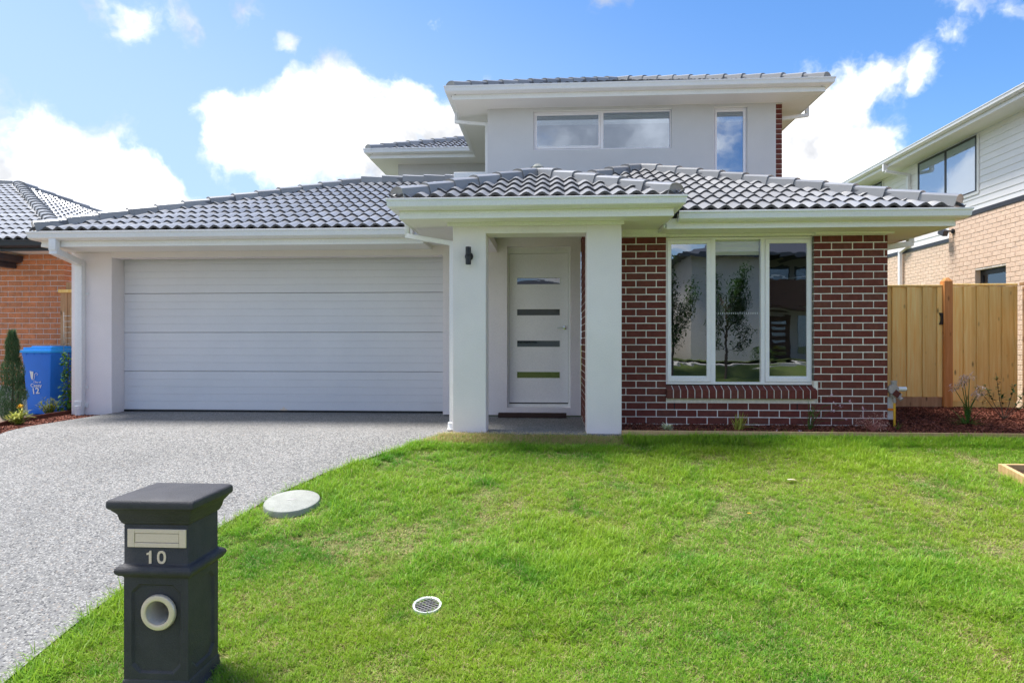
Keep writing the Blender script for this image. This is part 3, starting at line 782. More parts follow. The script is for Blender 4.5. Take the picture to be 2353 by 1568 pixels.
ridge(caps, r, CM, (4.49, 10.99, 5.285), (1.395, 14.085, 6.56))
ridge(caps, r, CM, (-4.08, 14.36, 5.285), (-1.64, 16.8, 6.27))
ridge(caps, r, CM, (1.395, 18, 6.56), (1.395, 14.1, 6.56), vis=False)

# eaves (paths run so that the outside is on the right hand: travelling left to right with the house on the left)
# garage
fascia(house, [(-6.85, 14.0), (-6.85, 8.40), (-1.66, 8.40)], 2.283, 2.40)
gutter(house, [(-6.859, 14.0), (-6.859, 8.391), (-1.78, 8.391)], 2.475)
# front room
fascia(house, [(1.30, 7.50), (4.44, 7.50), (4.44, 11.45)], 2.283, 2.40)
gutter(house, [(1.42, 7.491), (4.449, 7.491), (4.449, 11.45)], 2.465)
# porch
fascia(house, [(-1.64, 8.39), (-1.64, 7.0), (1.28, 7.0), (1.28, 7.49)], 2.335, 2.46)
gutter(house, [(-1.649, 8.25), (-1.649, 6.991), (1.289, 6.991), (1.289, 7.36)], 2.535)
# upper storey
fascia(house, [(-4.05, 18), (-4.05, 14.40), (-1.68, 14.40), (-1.68, 11.0), (4.47, 11.0), (4.47, 17)], 5.113, 5.23)
gutter(house, [(-4.059, 18), (-4.059, 14.391), (-1.689, 14.391), (-1.689, 10.991), (4.479, 10.991), (4.479, 17)], 5.31)

sf = MB()
sf.box(-6.84, -1.66, 8.41, 9.0, 2.293, 2.30); sf.box(-6.84, -1.6, 8.41, 8.42, 2.30, 2.38)
sf.box(-1.668, -1.655, 8.42, 9.0, 2.301, 2.37); sf.box(-1.66, -1.2, 8.43, 9.2, 2.36, 2.62)
sf.build('soffit', M['soffit'], house)
sf = MB(); sf.box(1.27, 4.43, 7.51, 7.9, 2.293, 2.30); sf.box(3.94, 4.43, 7.9, 11.45, 2.293, 2.30); sf.build('soffit', M['soffit'], house)
sf = MB(); sf.box(-1.63, 1.27, 7.01, 7.3, 2.342, 2.35); sf.box(-1.66, -1.11, 7.3, 9.02, 2.342, 2.35); sf.box(-1.66, -1.50, 9.02, 9.3, 2.342, 2.35); sf.box(.78, 1.27, 7.3, 7.9, 2.342, 2.35); sf.box(-.74, .389, 7.6, 8.95, 2.45, 2.46); sf.build('soffit', M['soffit'], house)
sf = MB(); sf.box(-1.67, 4.46, 11.01, 11.5, 5.122, 5.13); sf.box(-1.67, -1.13, 11.5, 14.95, 5.122, 5.13); sf.box(3.965, 4.46, 11.5, 17, 5.122, 5.13); sf.box(-4.04, -1.671, 14.41, 14.95, 5.122, 5.13); sf.box(-4.04, -3.56, 14.95, 18, 5.122, 5.13); sf.build('soffit', M['soffit'], house)
jn = MB(); jn.bar((3.965, 11.5, 5.120), (4.44, 11.03, 5.120), .012, .004); jn.build('soffit_joint', M['trim'], house)

# walls : garage
w = MB(); w.box(-6.90, -6.296, 9.0, 9.42, -.10, 2.293); w.build('garage_pier', M['render'], house, bevel=.008)
w = MB(); w.box(-6.294, -1.66, 9.0, 9.20, 2.212, 2.293); w.box(-1.66, -1.47, 9.0, 9.20, 2.212, 2.342); w.box(-6.90, -6.70, 9.42, 14.6, -.1, 2.47); w.build('wall', M['render'], house)
# garage door, four sections
gd = MB(); gd.box(-6.294, -1.46, 9.315, 9.34, .0, 2.29); door = gd.build('garage_door', M['garage'], house)
zs = [2.262, 1.718, 1.146, .578, .012]
for zt, zb in zip(zs[:-1], zs[1:]):
    h = zt-zb-.006; prof = []; y0 = 9.27; nrb = 5
    cuts = [0, .22, .41, .60, .79, 1]
    for i in range(nrb):
        a = zb + .004 + h*cuts[i]; b = zb + .004 + h*cuts[i+1]
        prof += [(y0+.005, a), (y0, a+.004), (y0, b-.004), (y0+.005, b)]
    prof += [(y0+.04, zt-.004), (y0+.04, zb+.004)]
    m = MB(); n_ = len(prof)
    vs = [(-6.292, y, z) for y, z in prof] + [(-1.47, y, z) for y, z in prof]
    fs = [(i, (i+1) % n_, n_+(i+1) % n_, n_+i) for i in range(n_)] + [tuple(range(n_-1, -1, -1)), tuple(range(n_, 2*n_))]
    m.add(vs, fs); m.build('door_panel', M['garage'], door)
m = MB(); m.box(-6.29, -1.47, 9.262, 9.31, -.008, .016); m.build('weather_seal', M['black'], door)
m = MB(); m.box(-3.93, -3.83, 9.255, 9.268, .018, .034); m.box(-3.895, -3.865, 9.252, 9.268, .034, .052); m.tube([(-3.88, 9.26, .05), (-3.88, 9.26, .075)], .004); m.build('door_lock', M['steel'], door)
# porch pillars + beams
for (x0, x1) in ((-1.11, -.736), (.389, .775)):
    w = MB(); w.box(x0, x1, 7.30, 7.61, -.05, 2.342); w.build('porch_pillar', M['render'], house, bevel=.006)
w = MB(); w.box(-.736, .389, 7.305, 7.60, 2.222, 2.45); w.box(-1.105, -.74, 7.61, 8.95, 2.235, 2.342); w.build('porch_beam', M['render'], house)
w = MB(); w.box(-1.17, .80, 7.272, 7.299, 2.302, 2.341); w.build('cornice', M['trim'], house)
# entry wall with door recess
w = MB(); wallgrid(w, -1.50, .398, .005, 2.449, 8.95, 9.11, [(-.611, .257, .107, 2.316)]); w.build('wall', M['render'], house)
w = MB(); w.box(-1.5, -1.47, 9.11, 9.3, 0, 2.3); w.build('wall', M['render'], house)
fr = MB(); wallgrid(fr, -.611, .257, .107, 2.316, 9.05, 9.12, [(-.592, .230, .150, 2.235)]); df = fr.build('door_frame', M['trim'], house)
st = [(1.805, 1.900), (1.373, 1.465), (.937, 1.029), (.505, .595)]
d = MB(); wallgrid(d, -.589, .227, .166, 2.232, 9.085, 9.125, [(-.483, .117, a, b) for a, b in st]); dr = d.build('front_door', M['doorp'], house)
for a, b in st:
    g = MB(); wallgrid(g, -.487, .121, a-.004, b+.004, 9.082, 9.0845, [(-.479, .113, a+.004, b-.004)]); g.build('glazing_bead', M['trim'], dr)
    g = MB(); g.box(-.483, .117, 9.099, 9.103, a, b); g.build('pane', M['glassdoor'], dr)
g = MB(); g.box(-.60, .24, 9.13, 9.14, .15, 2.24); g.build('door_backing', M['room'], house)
h = MB(); h.lathe([(0, .0), (.027, .0), (.027, .008), (.012, .012), (.011, .045), (0, .046)], 20, Matrix.Translation((.185, 9.084, 1.205)) @ Matrix.Rotation(R(90), 4, 'X'))
h.tube([(.185, 9.035, 1.205), (.16, 9.033, 1.207), (.12, 9.036, 1.205), (.075, 9.040, 1.203)], [.009, .009, .008, .008], 10); h.build('door_handle', M['chrome'], dr, smooth=True)
s_ = MB(); s_.box(-.72, .20, 8.76, 8.86, -.010, .050); s_.build('doorstep', M['plank'], house, bevel=.004)
s_ = MB(); s_.box(-.589, .227, 9.08, 9.12, .1505, .163); s_.build('door_seal', M['black'], dr)

# brick front room
WIN = (wx(1530, 7.9), wx(1870, 7.9), .494, 2.262)
mo = MB(); wallgrid(mo, .405, 3.925, -.10, 2.29, 7.9045, 8.08, [(WIN[0], WIN[1], .40, WIN[3]+.03)])
mo.box(3.60, 3.925, 8.08, 11.5, -.1, 2.29); mo.box(.405, .50, 8.08, 8.949, -.1, 2.449)
bw = mo.build('brick_wall', M['mortar'], house)
BZ = 2.266 - 27*.086
lay_bricks(hbricks, bw, M['brick'], .400, 3.93, -.06, 2.268, (0, 7.90, 0), (1, 0, 0), holes=[(WIN[0]-.0, WIN[1]+.0, .494, 3), (WIN[0]+.0, WIN[1]+.045, .335, .494)], zoff=BZ, phase=.055)
lay_bricks(hbricks, bw, M['brick'], -8.93, -7.905, .0, 2.40, (.400, 0, 0), (0, -1, 0), zoff=BZ, phase=.06)
lay_bricks(hbricks, bw, M['brick'], 7.965, 11.4, -.06, 2.268, (3.93, 0, 0), (0, 1, 0), zoff=BZ, phase=.06, vis=False)
# reveal bricks in the window jambs (right jamb faces left)
lay_bricks(hbricks, bw, M['brick'], -8.02, -7.962, .494, 2.266, (WIN[1]-.001, 0, 0), (0, -1, 0), zoff=BZ, vis=False)
# weep holes
m = MB()
for px in (1549, 1690, 1831, 1972):
    X = wx(px, 7.9); m.box(X-.006, X+.006, 7.9005, 7.904, BZ+3*.086, BZ+3*.086+.076)
m.build('weep_holes', M['dark'], bw, kind='stuff')
# sloping brick sill
sx0, sx1 = wx(1531, 7.86), wx(1880, 7.84); ns = 21; pit = (sx1-sx0)/ns
sm_ = MB()
def sillM(x): return Matrix.Translation((x, 7.975, .492)) @ Matrix.Rotation(R(0), 4, 'Z')
vsq = lambda x0, x1, e: [(x0, 7.975, .488-e), (x1, 7.975, .488-e), (x1, 7.975, .345+e*0), (x0, 7.975, .345), (x0, 7.842+e, .438-e), (x1, 7.842+e, .438-e), (x1, 7.842+e, .336+e), (x0, 7.842+e, .336+e)]
fq = [(0, 1, 5, 4), (4, 5, 6, 7), (0, 3, 2, 1), (0, 4, 7, 3), (1, 2, 6, 5), (3, 7, 6, 2)]
sm_.add(vsq(sx0+.004, sx1-.004, .006), fq); sill = sm_.build('sill', M['mortar'], house, label='sloping sill of bricks on edge under the front window')
m = MB(); m.add(vsq(0, pit-.010, 0), fq); tmp = m.build('brick', M['brick'], sill, bevel=.003); tmp.location = (sx0, 0, 0)
for i in range(1, ns):
    c = tmp.copy(); C.objects.link(c); c.location = (sx0+i*pit, rnd.uniform(-.002, .002), 0)
# trim strips at the top of the brickwork
m = MB(); m.box(.776, WIN[0]-.006, 7.872, 7.90, 2.262, 2.2925); m.box(WIN[1]+.004, 3.985, 7.860, 7.90, 2.268, 2.2925); m.box(WIN[0]-.006, WIN[1]+.004, 7.905, 7.965, 2.262, 2.2925); m.box(.776, 1.29, 7.86, 7.9, 2.293, 2.3415); m.box(1.272, 1.29, 7.50, 7.86, 2.301, 2.342); m.build('cornice', M['trim'], house)

def window(parent, x0, x1, z0, z1, y, lights, glass, label=None, t=.035, depth=.07, outer_t=.028):
    """lights: list of (xa, xb, kind) kind 'sash' or 'fixed'"""
    fr = MB(); wallgrid(fr, x0, x1, z0, z1, y, y+depth, [(a, b, z0+outer_t, z1-outer_t) for a, b, k in lights])
    f = fr.build('window', M['frame'], parent, bevel=.003, label=label)
    m = MB(); m.box(x0-.004, x1+.004, y+.012, y+.03, z0-.010, z0-.0005); m.build('drip_edge', M['black'], f)
    for (a, b, k) in lights:
        za, zb = z0+outer_t, z1-outer_t
        if k == 'sash':
            s = MB(); wallgrid(s, a+.003, b-.003, za+.003, zb-.003, y-.008, y+.030, [(a+t, b-t, za+t*1.15, zb-t)]); so_ = s.build('sash', M['frame'], f, bevel=.003)
            g = MB(); g.box(a+t, b-t, y+.010, y+.014, za+t*1.15, zb-t); g.build('pane', glass, f)
            g = MB(); g.box(a+t, b-t, y+.004, y+.0095, za+t*1.15, za+t*1.15+.016); g.build('glazing_bead', M['pvc'], f)
        else:
            g = MB(); g.box(a, b, y+.030, y+.034, za, zb); g.build('pane', glass, f)
    return f
yw = 7.955
wv = window(house, WIN[0]+.003, WIN[1]-.003, .497, 2.258, yw,
       [(wx(1532, yw), wx(1633, yw), 'sash'), (wx(1643.4, yw), wx(1748, yw), 'fixed'), (wx(1757, yw), wx(1863.5, yw), 'sash')], M['glass'], 'white framed three light window of the brick room', t=.050)
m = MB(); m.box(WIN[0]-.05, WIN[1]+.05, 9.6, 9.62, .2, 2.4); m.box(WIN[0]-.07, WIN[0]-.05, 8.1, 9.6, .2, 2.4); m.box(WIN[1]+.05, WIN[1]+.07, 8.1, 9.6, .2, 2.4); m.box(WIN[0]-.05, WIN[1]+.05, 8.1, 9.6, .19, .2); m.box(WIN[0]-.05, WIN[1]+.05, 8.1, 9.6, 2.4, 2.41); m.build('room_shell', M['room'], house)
def blind(f, x0, x1, y, z0, z1, n=3):
    m = MB(); h = (z1-z0)/n
    for i in range(n):
        a = z0+i*h; m.add([(x0, y, a), (x1, y, a), (x1, y-.018, a+h*.45), (x0, y-.018, a+h*.45), (x1, y, a+h), (x0, y, a+h)], [(0, 1, 2, 3), (3, 2, 4, 5)])
    m.box(x0, x1, y-.012, y+.0, z0-.012, z0+.0); m.build('blind', M['blind'], f)
blind(wv, wx(1645, yw), wx(1746, yw), 8.012, 2.06, 2.235)
m = MB()
for i in range(22):
    X = wx(1652, yw) + (wx(1742, yw)-wx(1652, yw))*i/21; m.box(X-.0018, X+.0018, yw+.0285, yw+.0295, wz(1700, 721, yw), wz(1700, 717, yw))
m.build('glass_marker', M['white'], wv)

# upper storey
UW = [(-.3175+.0, 2.082, 4.38, 5.075), (2.807, 3.374, 3.30, 5.08)]
w = MB(); wallgrid(w, -1.13, 3.855, 2.6, 5.121, 11.5, 11.62, [UW[0], UW[1]]); w.box(-1.13, -1.0, 11.62, 18, 2.6, 5.121); w.build('wall', M['render_up'], house, label='grey rendered upper wall')
w = MB(); w.box(-3.55, -1.13, 14.95, 15.1, 3.4, 5.121); w.box(-3.55, -3.4, 15.1, 18, 2.2, 5.121); w.box(-6.9, -3.55, 14.3, 14.4, -.1, 3.0); w.build('wall', M['render_up'], house)
mo = MB(); mo.box(3.858, 3.952, 11.508, 11.62, 2.6, 5.121); mo.box(3.83, 3.952, 11.62, 18, 2.0, 5.121); ub = mo.build('brick_wall', M['mortar'], house)
lay_bricks(hbricks, ub, M['brick'], 3.857, 3.96, 2.7, 5.118, (0, 11.50, 0), (1, 0, 0), zoff=2.703, phase=3.857-.12-.0, L_=.23)
lay_bricks(hbricks, ub, M['brick'], 11.565, 17.9, 2.7, 5.118, (3.96, 0, 0), (0, 1, 0), zoff=2.703, vis=False)
yu = 11.545
wa = window(house, UW[0][0]+.002, UW[0][1]-.002, UW[0][2]+.002, 5.062, yu, [(-.295, wx(1379, yu), 'sash'), (wx(1386, yu), 2.058, 'fixed')], M['glassup'], 'wide upper window with raised blinds')
blind(wa, -.26, wx(1376, yu), 11.605, 4.86, 5.03); blind(wa, wx(1386, yu), 2.05, 11.605, 4.86, 5.03)
wb = window(house, UW[1][0]+.002, UW[1][1]-.002, UW[1][2]+.002, 5.066, yu, [(2.830, 3.350, 'sash')], M['glassup'], 'tall narrow upper window')
blind(wb, 2.85, 3.33, 11.605, 4.86, 5.03)
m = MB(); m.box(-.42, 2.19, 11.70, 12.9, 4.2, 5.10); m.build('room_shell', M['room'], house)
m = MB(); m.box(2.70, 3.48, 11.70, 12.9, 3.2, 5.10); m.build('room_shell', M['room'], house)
m = MB(); m.box(UW[0][0], UW[0][1], 11.502, 11.56, 5.063, 5.1215); m.box(UW[1][0], UW[1][1], 11.502, 11.56, 5.068, 5.1215); m.build('cornice', M['trim'], house)

# downpipes
downpipe(house, [(-6.63, 8.335, 2.38), (-6.63, 8.335, 2.225)], .10, .085)
downpipe(house, [(-6.63, 8.335, 2.215), (-6.735, 8.955, 2.135)], .10, .085)
dp = downpipe(house, [(-6.735, 8.956, 2.15), (-6.735, 8.956, .09)], .105, .085, brackets=(1.70, .36))
m = MB(); m.lathe([(.062, 0), (.062, .05), (.058, .055), (.058, -.10), (.05, -.10)], 20, Matrix.Translation((-6.735, 8.945, .05))); m.box(-6.79, -6.68, 8.90, 9.0, .085, .16); m.box(-6.68, -6.64, 8.985, 8.999, .07, .13); m.build('pipe_socket', M['pvc'], dp, smooth=True)
downpipe(house, [(-1.70, 7.62, 2.42), (-1.70, 7.62, 2.255)], .055, .055)
downpipe(house, [(-1.70, 7.62, 2.255), (-1.135, 7.46, 2.135)], .055, .055)
dp = downpipe(house, [(-1.140, 7.44, 2.16), (-1.140, 7.44, .07)], .055, .055)
m = MB(); m.lathe([(.03, .07), (.045, .06), (.045, .0), (.055, -.015), (.0, -.015)], 16, Matrix.Translation((-1.145, 7.44, .02))); m.build('pipe_socket', M['pvc'], dp, smooth=True)
downpipe(house, [(-1.745, 11.87, 5.20), (-1.745, 11.87, 5.035)], .055, .055)
downpipe(house, [(-1.745, 11.87, 5.035), (-1.165, 11.73, 4.93)], .055, .055)
downpipe(house, [(-1.165, 11.72, 4.95), (-1.165, 11.72, 4.0)], .055, .055)
downpipe(house, [(4.53, 11.9, 5.20), (4.53, 11.9, 5.03)], .06, .06)
downpipe(house, [(4.53, 11.9, 5.035), (3.99, 11.8, 4.94)], .06, .06)
downpipe(house, [(4.50, 8.50, 2.36), (4.50, 8.50, 2.24)], .07, .07)
downpipe(house, [(4.50, 8.50, 2.24), (3.97, 8.45, 2.15)], .07, .07)
tiles.finish(house, 'roof_tiles'); caps.finish(house, 'ridge_tiles'); hbricks.finish(house, 'bricks')

# wall light
wl = thing('wall_light', 'black up and down cylinder light on the left porch pillar', 'wall light', (-.925, 7.30, 1.963))
m = MB(); m.lathe([(0, 0), (.047, 0), (.047, .012), (.042, .016), (0, .016)], 24, Matrix.Rotation(R(90), 4, 'X')); m.build('back_plate', M['black'], wl, smooth=True)
m = MB(); m.box(-.012, .012, -.05, -.014, -.02, .02); m.build('bracket', M['black'], wl)
for s in (1, -1):
    m = MB(); m.lathe([(.0, .003), (.031, .003), (.031, .097), (.027, .098), (.027, .088), (0, .088)], 24, Matrix.Translation((0, -.078, 0)) @ Matrix.Rotation(0 if s > 0 else math.pi, 4, 'X')); m.build('lamp_shade', M['black'], wl, smooth=True)

# ================================================================== LEFT NEIGHBOUR
nl = thing('neighbour_house', 'orange brick house on the left with grey roof tiles and dark gutter', 'house', (0, 0, 0))
mo = MB(); mo.box(-14, -7.878, 10.108, 10.3, -.15, 2.46); mo.box(-8.0, -7.878, 10.3, 16, -.15, 2.46); lw = mo.build('brick_wall', M['omortar'], nl)
ob = Pieces('brick', M['obrick'], 290)
lay_bricks(ob, lw, M['obrick'], -9.6, -7.87, -.12, 2.44, (0, 10.10, 0), (1, 0, 0), zoff=2.436-30*.086, phase=-7.87-.23-.0)
lay_bricks(ob, lw, M['obrick'], -13.9, -9.61, -.12, 2.44, (0, 10.10, 0), (1, 0, 0), zoff=2.436-30*.086, phase=-7.87-.23-.0, vis=False)
lay_bricks(ob, lw, M['obrick'], 10.165, 11.4, .3, 2.44, (-7.87, 0, 0), (0, 1, 0), zoff=2.436-30*.086, phase=10.165)
lay_bricks(ob, lw, M['obrick'], 11.41, 15.9, -.12, 2.44, (-7.87, 0, 0), (0, 1, 0), zoff=2.436-30*.086, phase=10.165, vis=False)
ob.finish(nl, 'bricks')
nt_ = Pieces('roof_tile', M['tile'], 296); nc = Pieces('ridge_tile', M['tile'], 100)
NX, NY, NZ, NT = -7.42, 9.55, 2.56, 5.3
F1 = [(-18, NY), (NX, NY), (NX-NT, NY+NT), (-18, NY+NT)]
F2 = [(NX, NY), (NX, NY+2*NT), (NX-NT, NY+NT)]
mb = MB()
for (poly, e0, v) in ((F1, (NX, NY), (0, 1)), (F2, (NX, NY), (-1, 0)), ([(-18, NY+2*NT), (NX, NY+2*NT), (NX-NT, NY+NT), (-18, NY+NT)], (NX, NY+2*NT), (0, -1))):
    mb.add([(p[0], p[1], NZ-.02+.414*(Vector(p)-Vector(e0)).dot(Vector(v))) for p in poly], [tuple(range(len(poly)))])
r = mb.build('roof', M['bedding'], nl)
tile_roof(nt_, r, TM, M['tile'], F2, (NX, NY), (0, 1), (-1, 0), NZ)
tile_roof(nt_, r, TM, M['tile'], [(-13.4, NY), (NX, NY), (NX-NT, NY+NT), (-13.4, NY+NT)], (NX, NY), (1, 0), (0, 1), NZ)
ridge(nc, r, CM, (NX-.04, NY+.04, NZ+.03), (NX-NT, NY+NT, NZ+.414*NT)); ridge(nc, r, CM, (NX-.04, NY+2*NT-.04, NZ+.03), (NX-NT, NY+NT, NZ+.414*NT))
ridge(nc, r, CM, (-18, NY+NT, NZ+.414*NT), (NX-NT, NY+NT, NZ+.414*NT))
nt_.finish(nl, 'roof_tiles'); nc.finish(nl, 'ridge_tiles')
mb = MB(); mb.sweep([(d, NZ+.02+z) for d, z in [(0, -.01), (0, -.112), (.045, -.118), (.082, -.108), (.106, -.085), (.113, -.03), (.122, -.022), (.124, -.004), (.116, 0), (.108, -.006), (.106, -.05), (.02, -.09), (.012, -.01)]], [(-15, NY+.10), (NX-.10, NY+.10), (NX-.10, NY+9)]); mb.build('gutter', M['charcoal'], nl, smooth=True)
mb = MB(); mb.sweep([(0, 2.42), (.012, 2.42), (.012, 2.54), (-.02, 2.54), (-.02, 2.42)], [(-15, NY+.12), (NX-.12, NY+.12), (NX-.12, NY+9)]); mb.build('fascia', M['charcoal'], nl)
mb = MB(); mb.box(-15, NX-.15, NY+.12, 10.1, 2.432, 2.44); mb.box(-7.87, NX-.13, 10.1, 16, 2.432, 2.44); mb.build('soffit', M['trim'], nl)
# lower side eave of its porch, cut by the picture's left edge
mb = MB(); mb.sweep([(d, 2.40+z) for d, z in [(0, -.01), (0, -.112), (.045, -.118), (.082, -.108), (.106, -.085), (.113, -.03), (.122, -.022), (.124, -.004), (.116, 0), (.108, -.006), (.106, -.05), (.02, -.09), (.012, -.01)]], [(-8.66, 7.2), (-8.66, 10.08)]); mb.build('gutter', M['charcoal'], nl, smooth=True)
mb = MB(); mb.box(-8.78, -8.66, 7.2, 10.08, 2.20, 2.30); mb.build('fascia', M['charcoal'], nl)

# side fence between the houses
sfn = thing('side_fence', 'short pine fence between orange brick house and garage', 'fence', (-7.3, 9.75, 0))
xa, xb = wx(139.5, 9.75), -6.92
n_ = 7; pw = (xb-xa)/n_
for i in range(n_):
    m = MB(); m.box(xa+i*pw+.002-sfn.location.x, xa+(i+1)*pw-.002-sfn.location.x, -.008+(.012 if i % 2 else 0), .008+(.012 if i % 2 else 0), -.08, wz(150, 672, 9.75)); m.build('paling', M['pinebrown'], sfn)
m = MB(); m.box(xa-sfn.location.x-.02, .02, -.03, .03, wz(150, 672, 9.75), wz(150, 665, 9.75)); m.build('cap_rail', M['pine'], sfn)
m = MB(); m.box(wx(154, 9.8)-sfn.location.x, wx(166, 9.8)-sfn.location.x, .03, .12, -.1, wz(150, 648, 9.75)); m.build('post', M['pinebrown'], sfn)

# ================================================================== RIGHT NEIGHBOUR
nr = thing('neighbour_house', 'tall house on the right with cream brick below and white weatherboards above', 'house', (0, 0, 0))
X1, X2, ZB = 8.10, 9.66, 3.45
WL = (12.18, 13.03, 1.15, 2.385)
mo = MB(); wallgrid(mo, 7.0, 13.86, -.2, ZB, X1+.008, X1+.20, [WL], axis='y'); mo.box(X2+.008, X2+.2, 13.86, 24, -.2, ZB); mo.box(X1+.2, X2+.1, 13.70, 13.852, -.2, ZB)
rw = mo.build('brick_wall', M['cmortar'], nr)
cb_ = Pieces('brick', M['cbrick'], 298)
ZO = ZB - 41*.086
# wall looking to -X: ux = (0,-1,0) gives normal ... bricks' front normal is -yv = -(up x ux)
lay_bricks(cb_, rw, M['cbrick'], -13.86, -7.2, 1.5, ZB, (X1, 0, 0), (0, -1, 0), holes=[(-WL[1], -WL[0], WL[2], WL[3])], zoff=ZO, phase=-13.86)
lay_bricks(cb_, rw, M['cbrick'], -13.86, -7.2, -.15, 1.5, (X1, 0, 0), (0, -1, 0), holes=[(-WL[1], -WL[0], WL[2], WL[3])], zoff=ZO, phase=-13.86, vis=False)
lay_bricks(cb_, rw, M['cbrick'], -20, -13.87, 1.4, ZB, (X2, 0, 0), (0, -1, 0), zoff=ZO, phase=-13.9)
cb_.finish(nr, 'bricks')
mo = MB(); mo.box(X1-.012, X1+.22, 7.0, 13.87, ZB, ZB+.085); mo.box(X2-.014, X2+.1, 13.871, 24, ZB, ZB+.085); mo.box(X1+.22, X2+.1, 7.0, 13.87, ZB-.02, ZB+.02); mo.build('capping', M['charcoal'], nr)
z = ZB+.09
while z < 5.74:
    m = MB(); zt = min(z+.158, 5.755)
    m.add([(X2-.016, 7, z), (X2-.002, 7, zt), (X2+.03, 7, zt), (X2+.03, 7, z), (X2-.016, 24, z), (X2-.002, 24, zt), (X2+.03, 24, zt), (X2+.03, 24, z)], [(0, 1, 5, 4), (1, 2, 6, 5), (2, 3, 7, 6), (3, 0, 4, 7), (0, 3, 2, 1), (4, 5, 6, 7)])
    m.build('weatherboard', M['board'], nr); z += .150
m = MB(); m.box(X2+.03, X2+.2, 7, 24, ZB, 5.76); m.build('wall', M['board'], nr)
m = MB(); m.box(9.07, X2, 6.9, 24, 5.757, 5.765); m.build('soffit', M['soffit'], nr)
prof = [(0, -.01), (0, -.112), (.045, -.118), (.082, -.108), (.106, -.085), (.113, -.03), (.122, -.022), (.124, -.004), (.116, 0), (.108, -.006), (.106, -.05), (.02, -.09), (.012, -.01)]
m = MB(); m.sweep([(d, 5.945+z) for d, z in prof], [(9.07, 24.5), (9.07, 6.7)]); m.build('gutter', M['gutter'], nr, smooth=True)
m = MB(); m.sweep([(0, 5.745), (.012, 5.745), (.012, 5.85), (-.02, 5.85), (-.02, 5.745)], [(9.08, 24.5), (9.08, 6.7)]); m.build('fascia', M['trim'], nr)
m = MB(); m.add([(8.99, 6.7, 5.93), (8.99, 24.5, 5.93), (13.5, 24.5, 7.8), (13.5, 6.7, 7.8)], [(0, 1, 2, 3)]); m.build('roof', M['darktile'], nr)
def side_window(y0, y1, z0, z1, x, mull, parent, blindz=None, framemat='charcoal', sur='trim'):
    f = MB(); wallgrid(f, y0, y1, z0, z1, x-.035, x-.016, [(y0+.05, y1-.05, z0+.03, z1-.05)] if not mull else [(y0+.05, mull-.03, z0+.03, z1-.05), (mull+.03, y1-.05, z0+.03, z1-.05)], axis='y')
    fo = f.build('window', M[framemat], parent, label='dark framed window')
    g = MB(); g.box(x-.024, x-.021, y0+.05, y1-.05, z0+.03, z1-.05); g.build('pane', M['glassup'], fo)
    b = MB(); b.box(x-.0195, x-.017, y0+.05, y1-.05, z0+.03, z1-.05)
    b.build('blind', M['blind'] if sur else M['dark'], fo)
    if sur:
        m = MB(); wallgrid(m, y0-.07, y1+.07, z0-.07, z1+.0, x-.030, x-.0165, [(y0, y1, z0, z1+.1)], axis='y'); m.build('window_surround', M['trim'], fo)
    return fo
side_window(15.44, 17.82, 4.44, 5.72, X2, 16.62, nr); side_window(19.7, 21.2, 4.44, 5.72, X2, None, nr)
f = MB(); wallgrid(f, WL[0], WL[1], WL[2], WL[3], X1+.10, X1+.14, [(WL[0]+.04, WL[1]-.06, WL[2]+.05, WL[3]-.10)], axis='y'); fo = f.build('window', M['charcoal'], nr, label='small dark window in the cream brickwork')
g = MB(); g.box(X1+.12, X1+.123, WL[0], WL[1], WL[2], WL[3]); g.build('pane', M['glassdoor'], fo)
g = MB(); g.box(X1+.17, X1+.18, WL[0], WL[1], WL[2], WL[3]); g.build('blind', M['dark'], fo)
g = MB(); g.box(X1+.008, X1+.10, WL[1]-.001, WL[1]+.001, WL[2], WL[3]); g.build('window_reveal', M['cbrick'], fo)
def dpn(pts, w=.10):
    mb = MB()
    for a, b in zip(pts[:-1], pts[1:]): mb.bar(a, b, w, w*.75, (1, 0, 0) if abs(a[2]-b[2]) > .4 else (0, 0, 1))
    return mb.build('downpipe', M['gutter'], nr, bevel=.005)
dpn([(9.02, 18.30, 5.84), (9.02, 18.30, 5.64)]); dpn([(9.02, 18.28, 5.64), (9.60, 18.22, 5.52)]); dpn([(9.60, 18.22, 5.54), (9.60, 18.22, 3.62)]); dpn([(9.60, 18.22, 3.62), (9.58, 18.6, 3.50)]); dpn([(9.58, 18.6, 3.50), (9.58, 18.6, .0)])
sc_ = thing('security_light', 'small grey security floodlight on the corner of cream brick wall', 'light', (X1-.005, 13.70, 3.25))
m = MB(); m.lathe([(0, 0), (.05, 0), (.05, .02), (.0, .02)], 14, Matrix.Rotation(R(-90), 4, 'Y')); m.build('base', M['black'], sc_)
m = MB(); m.tube([(-.02, 0, 0), (-.08, .05, .01)], .018, 8); m.build('arm', M['black'], sc_)
m = MB(); m.box(-.05, .05, -.10, .10, -.06, .06, Matrix.Translation((-.13, .12, .0)) @ Matrix.Rotation(R(25), 4, 'X')); m.build('lamp_head', M['charcoal'], sc_, bevel=.01)

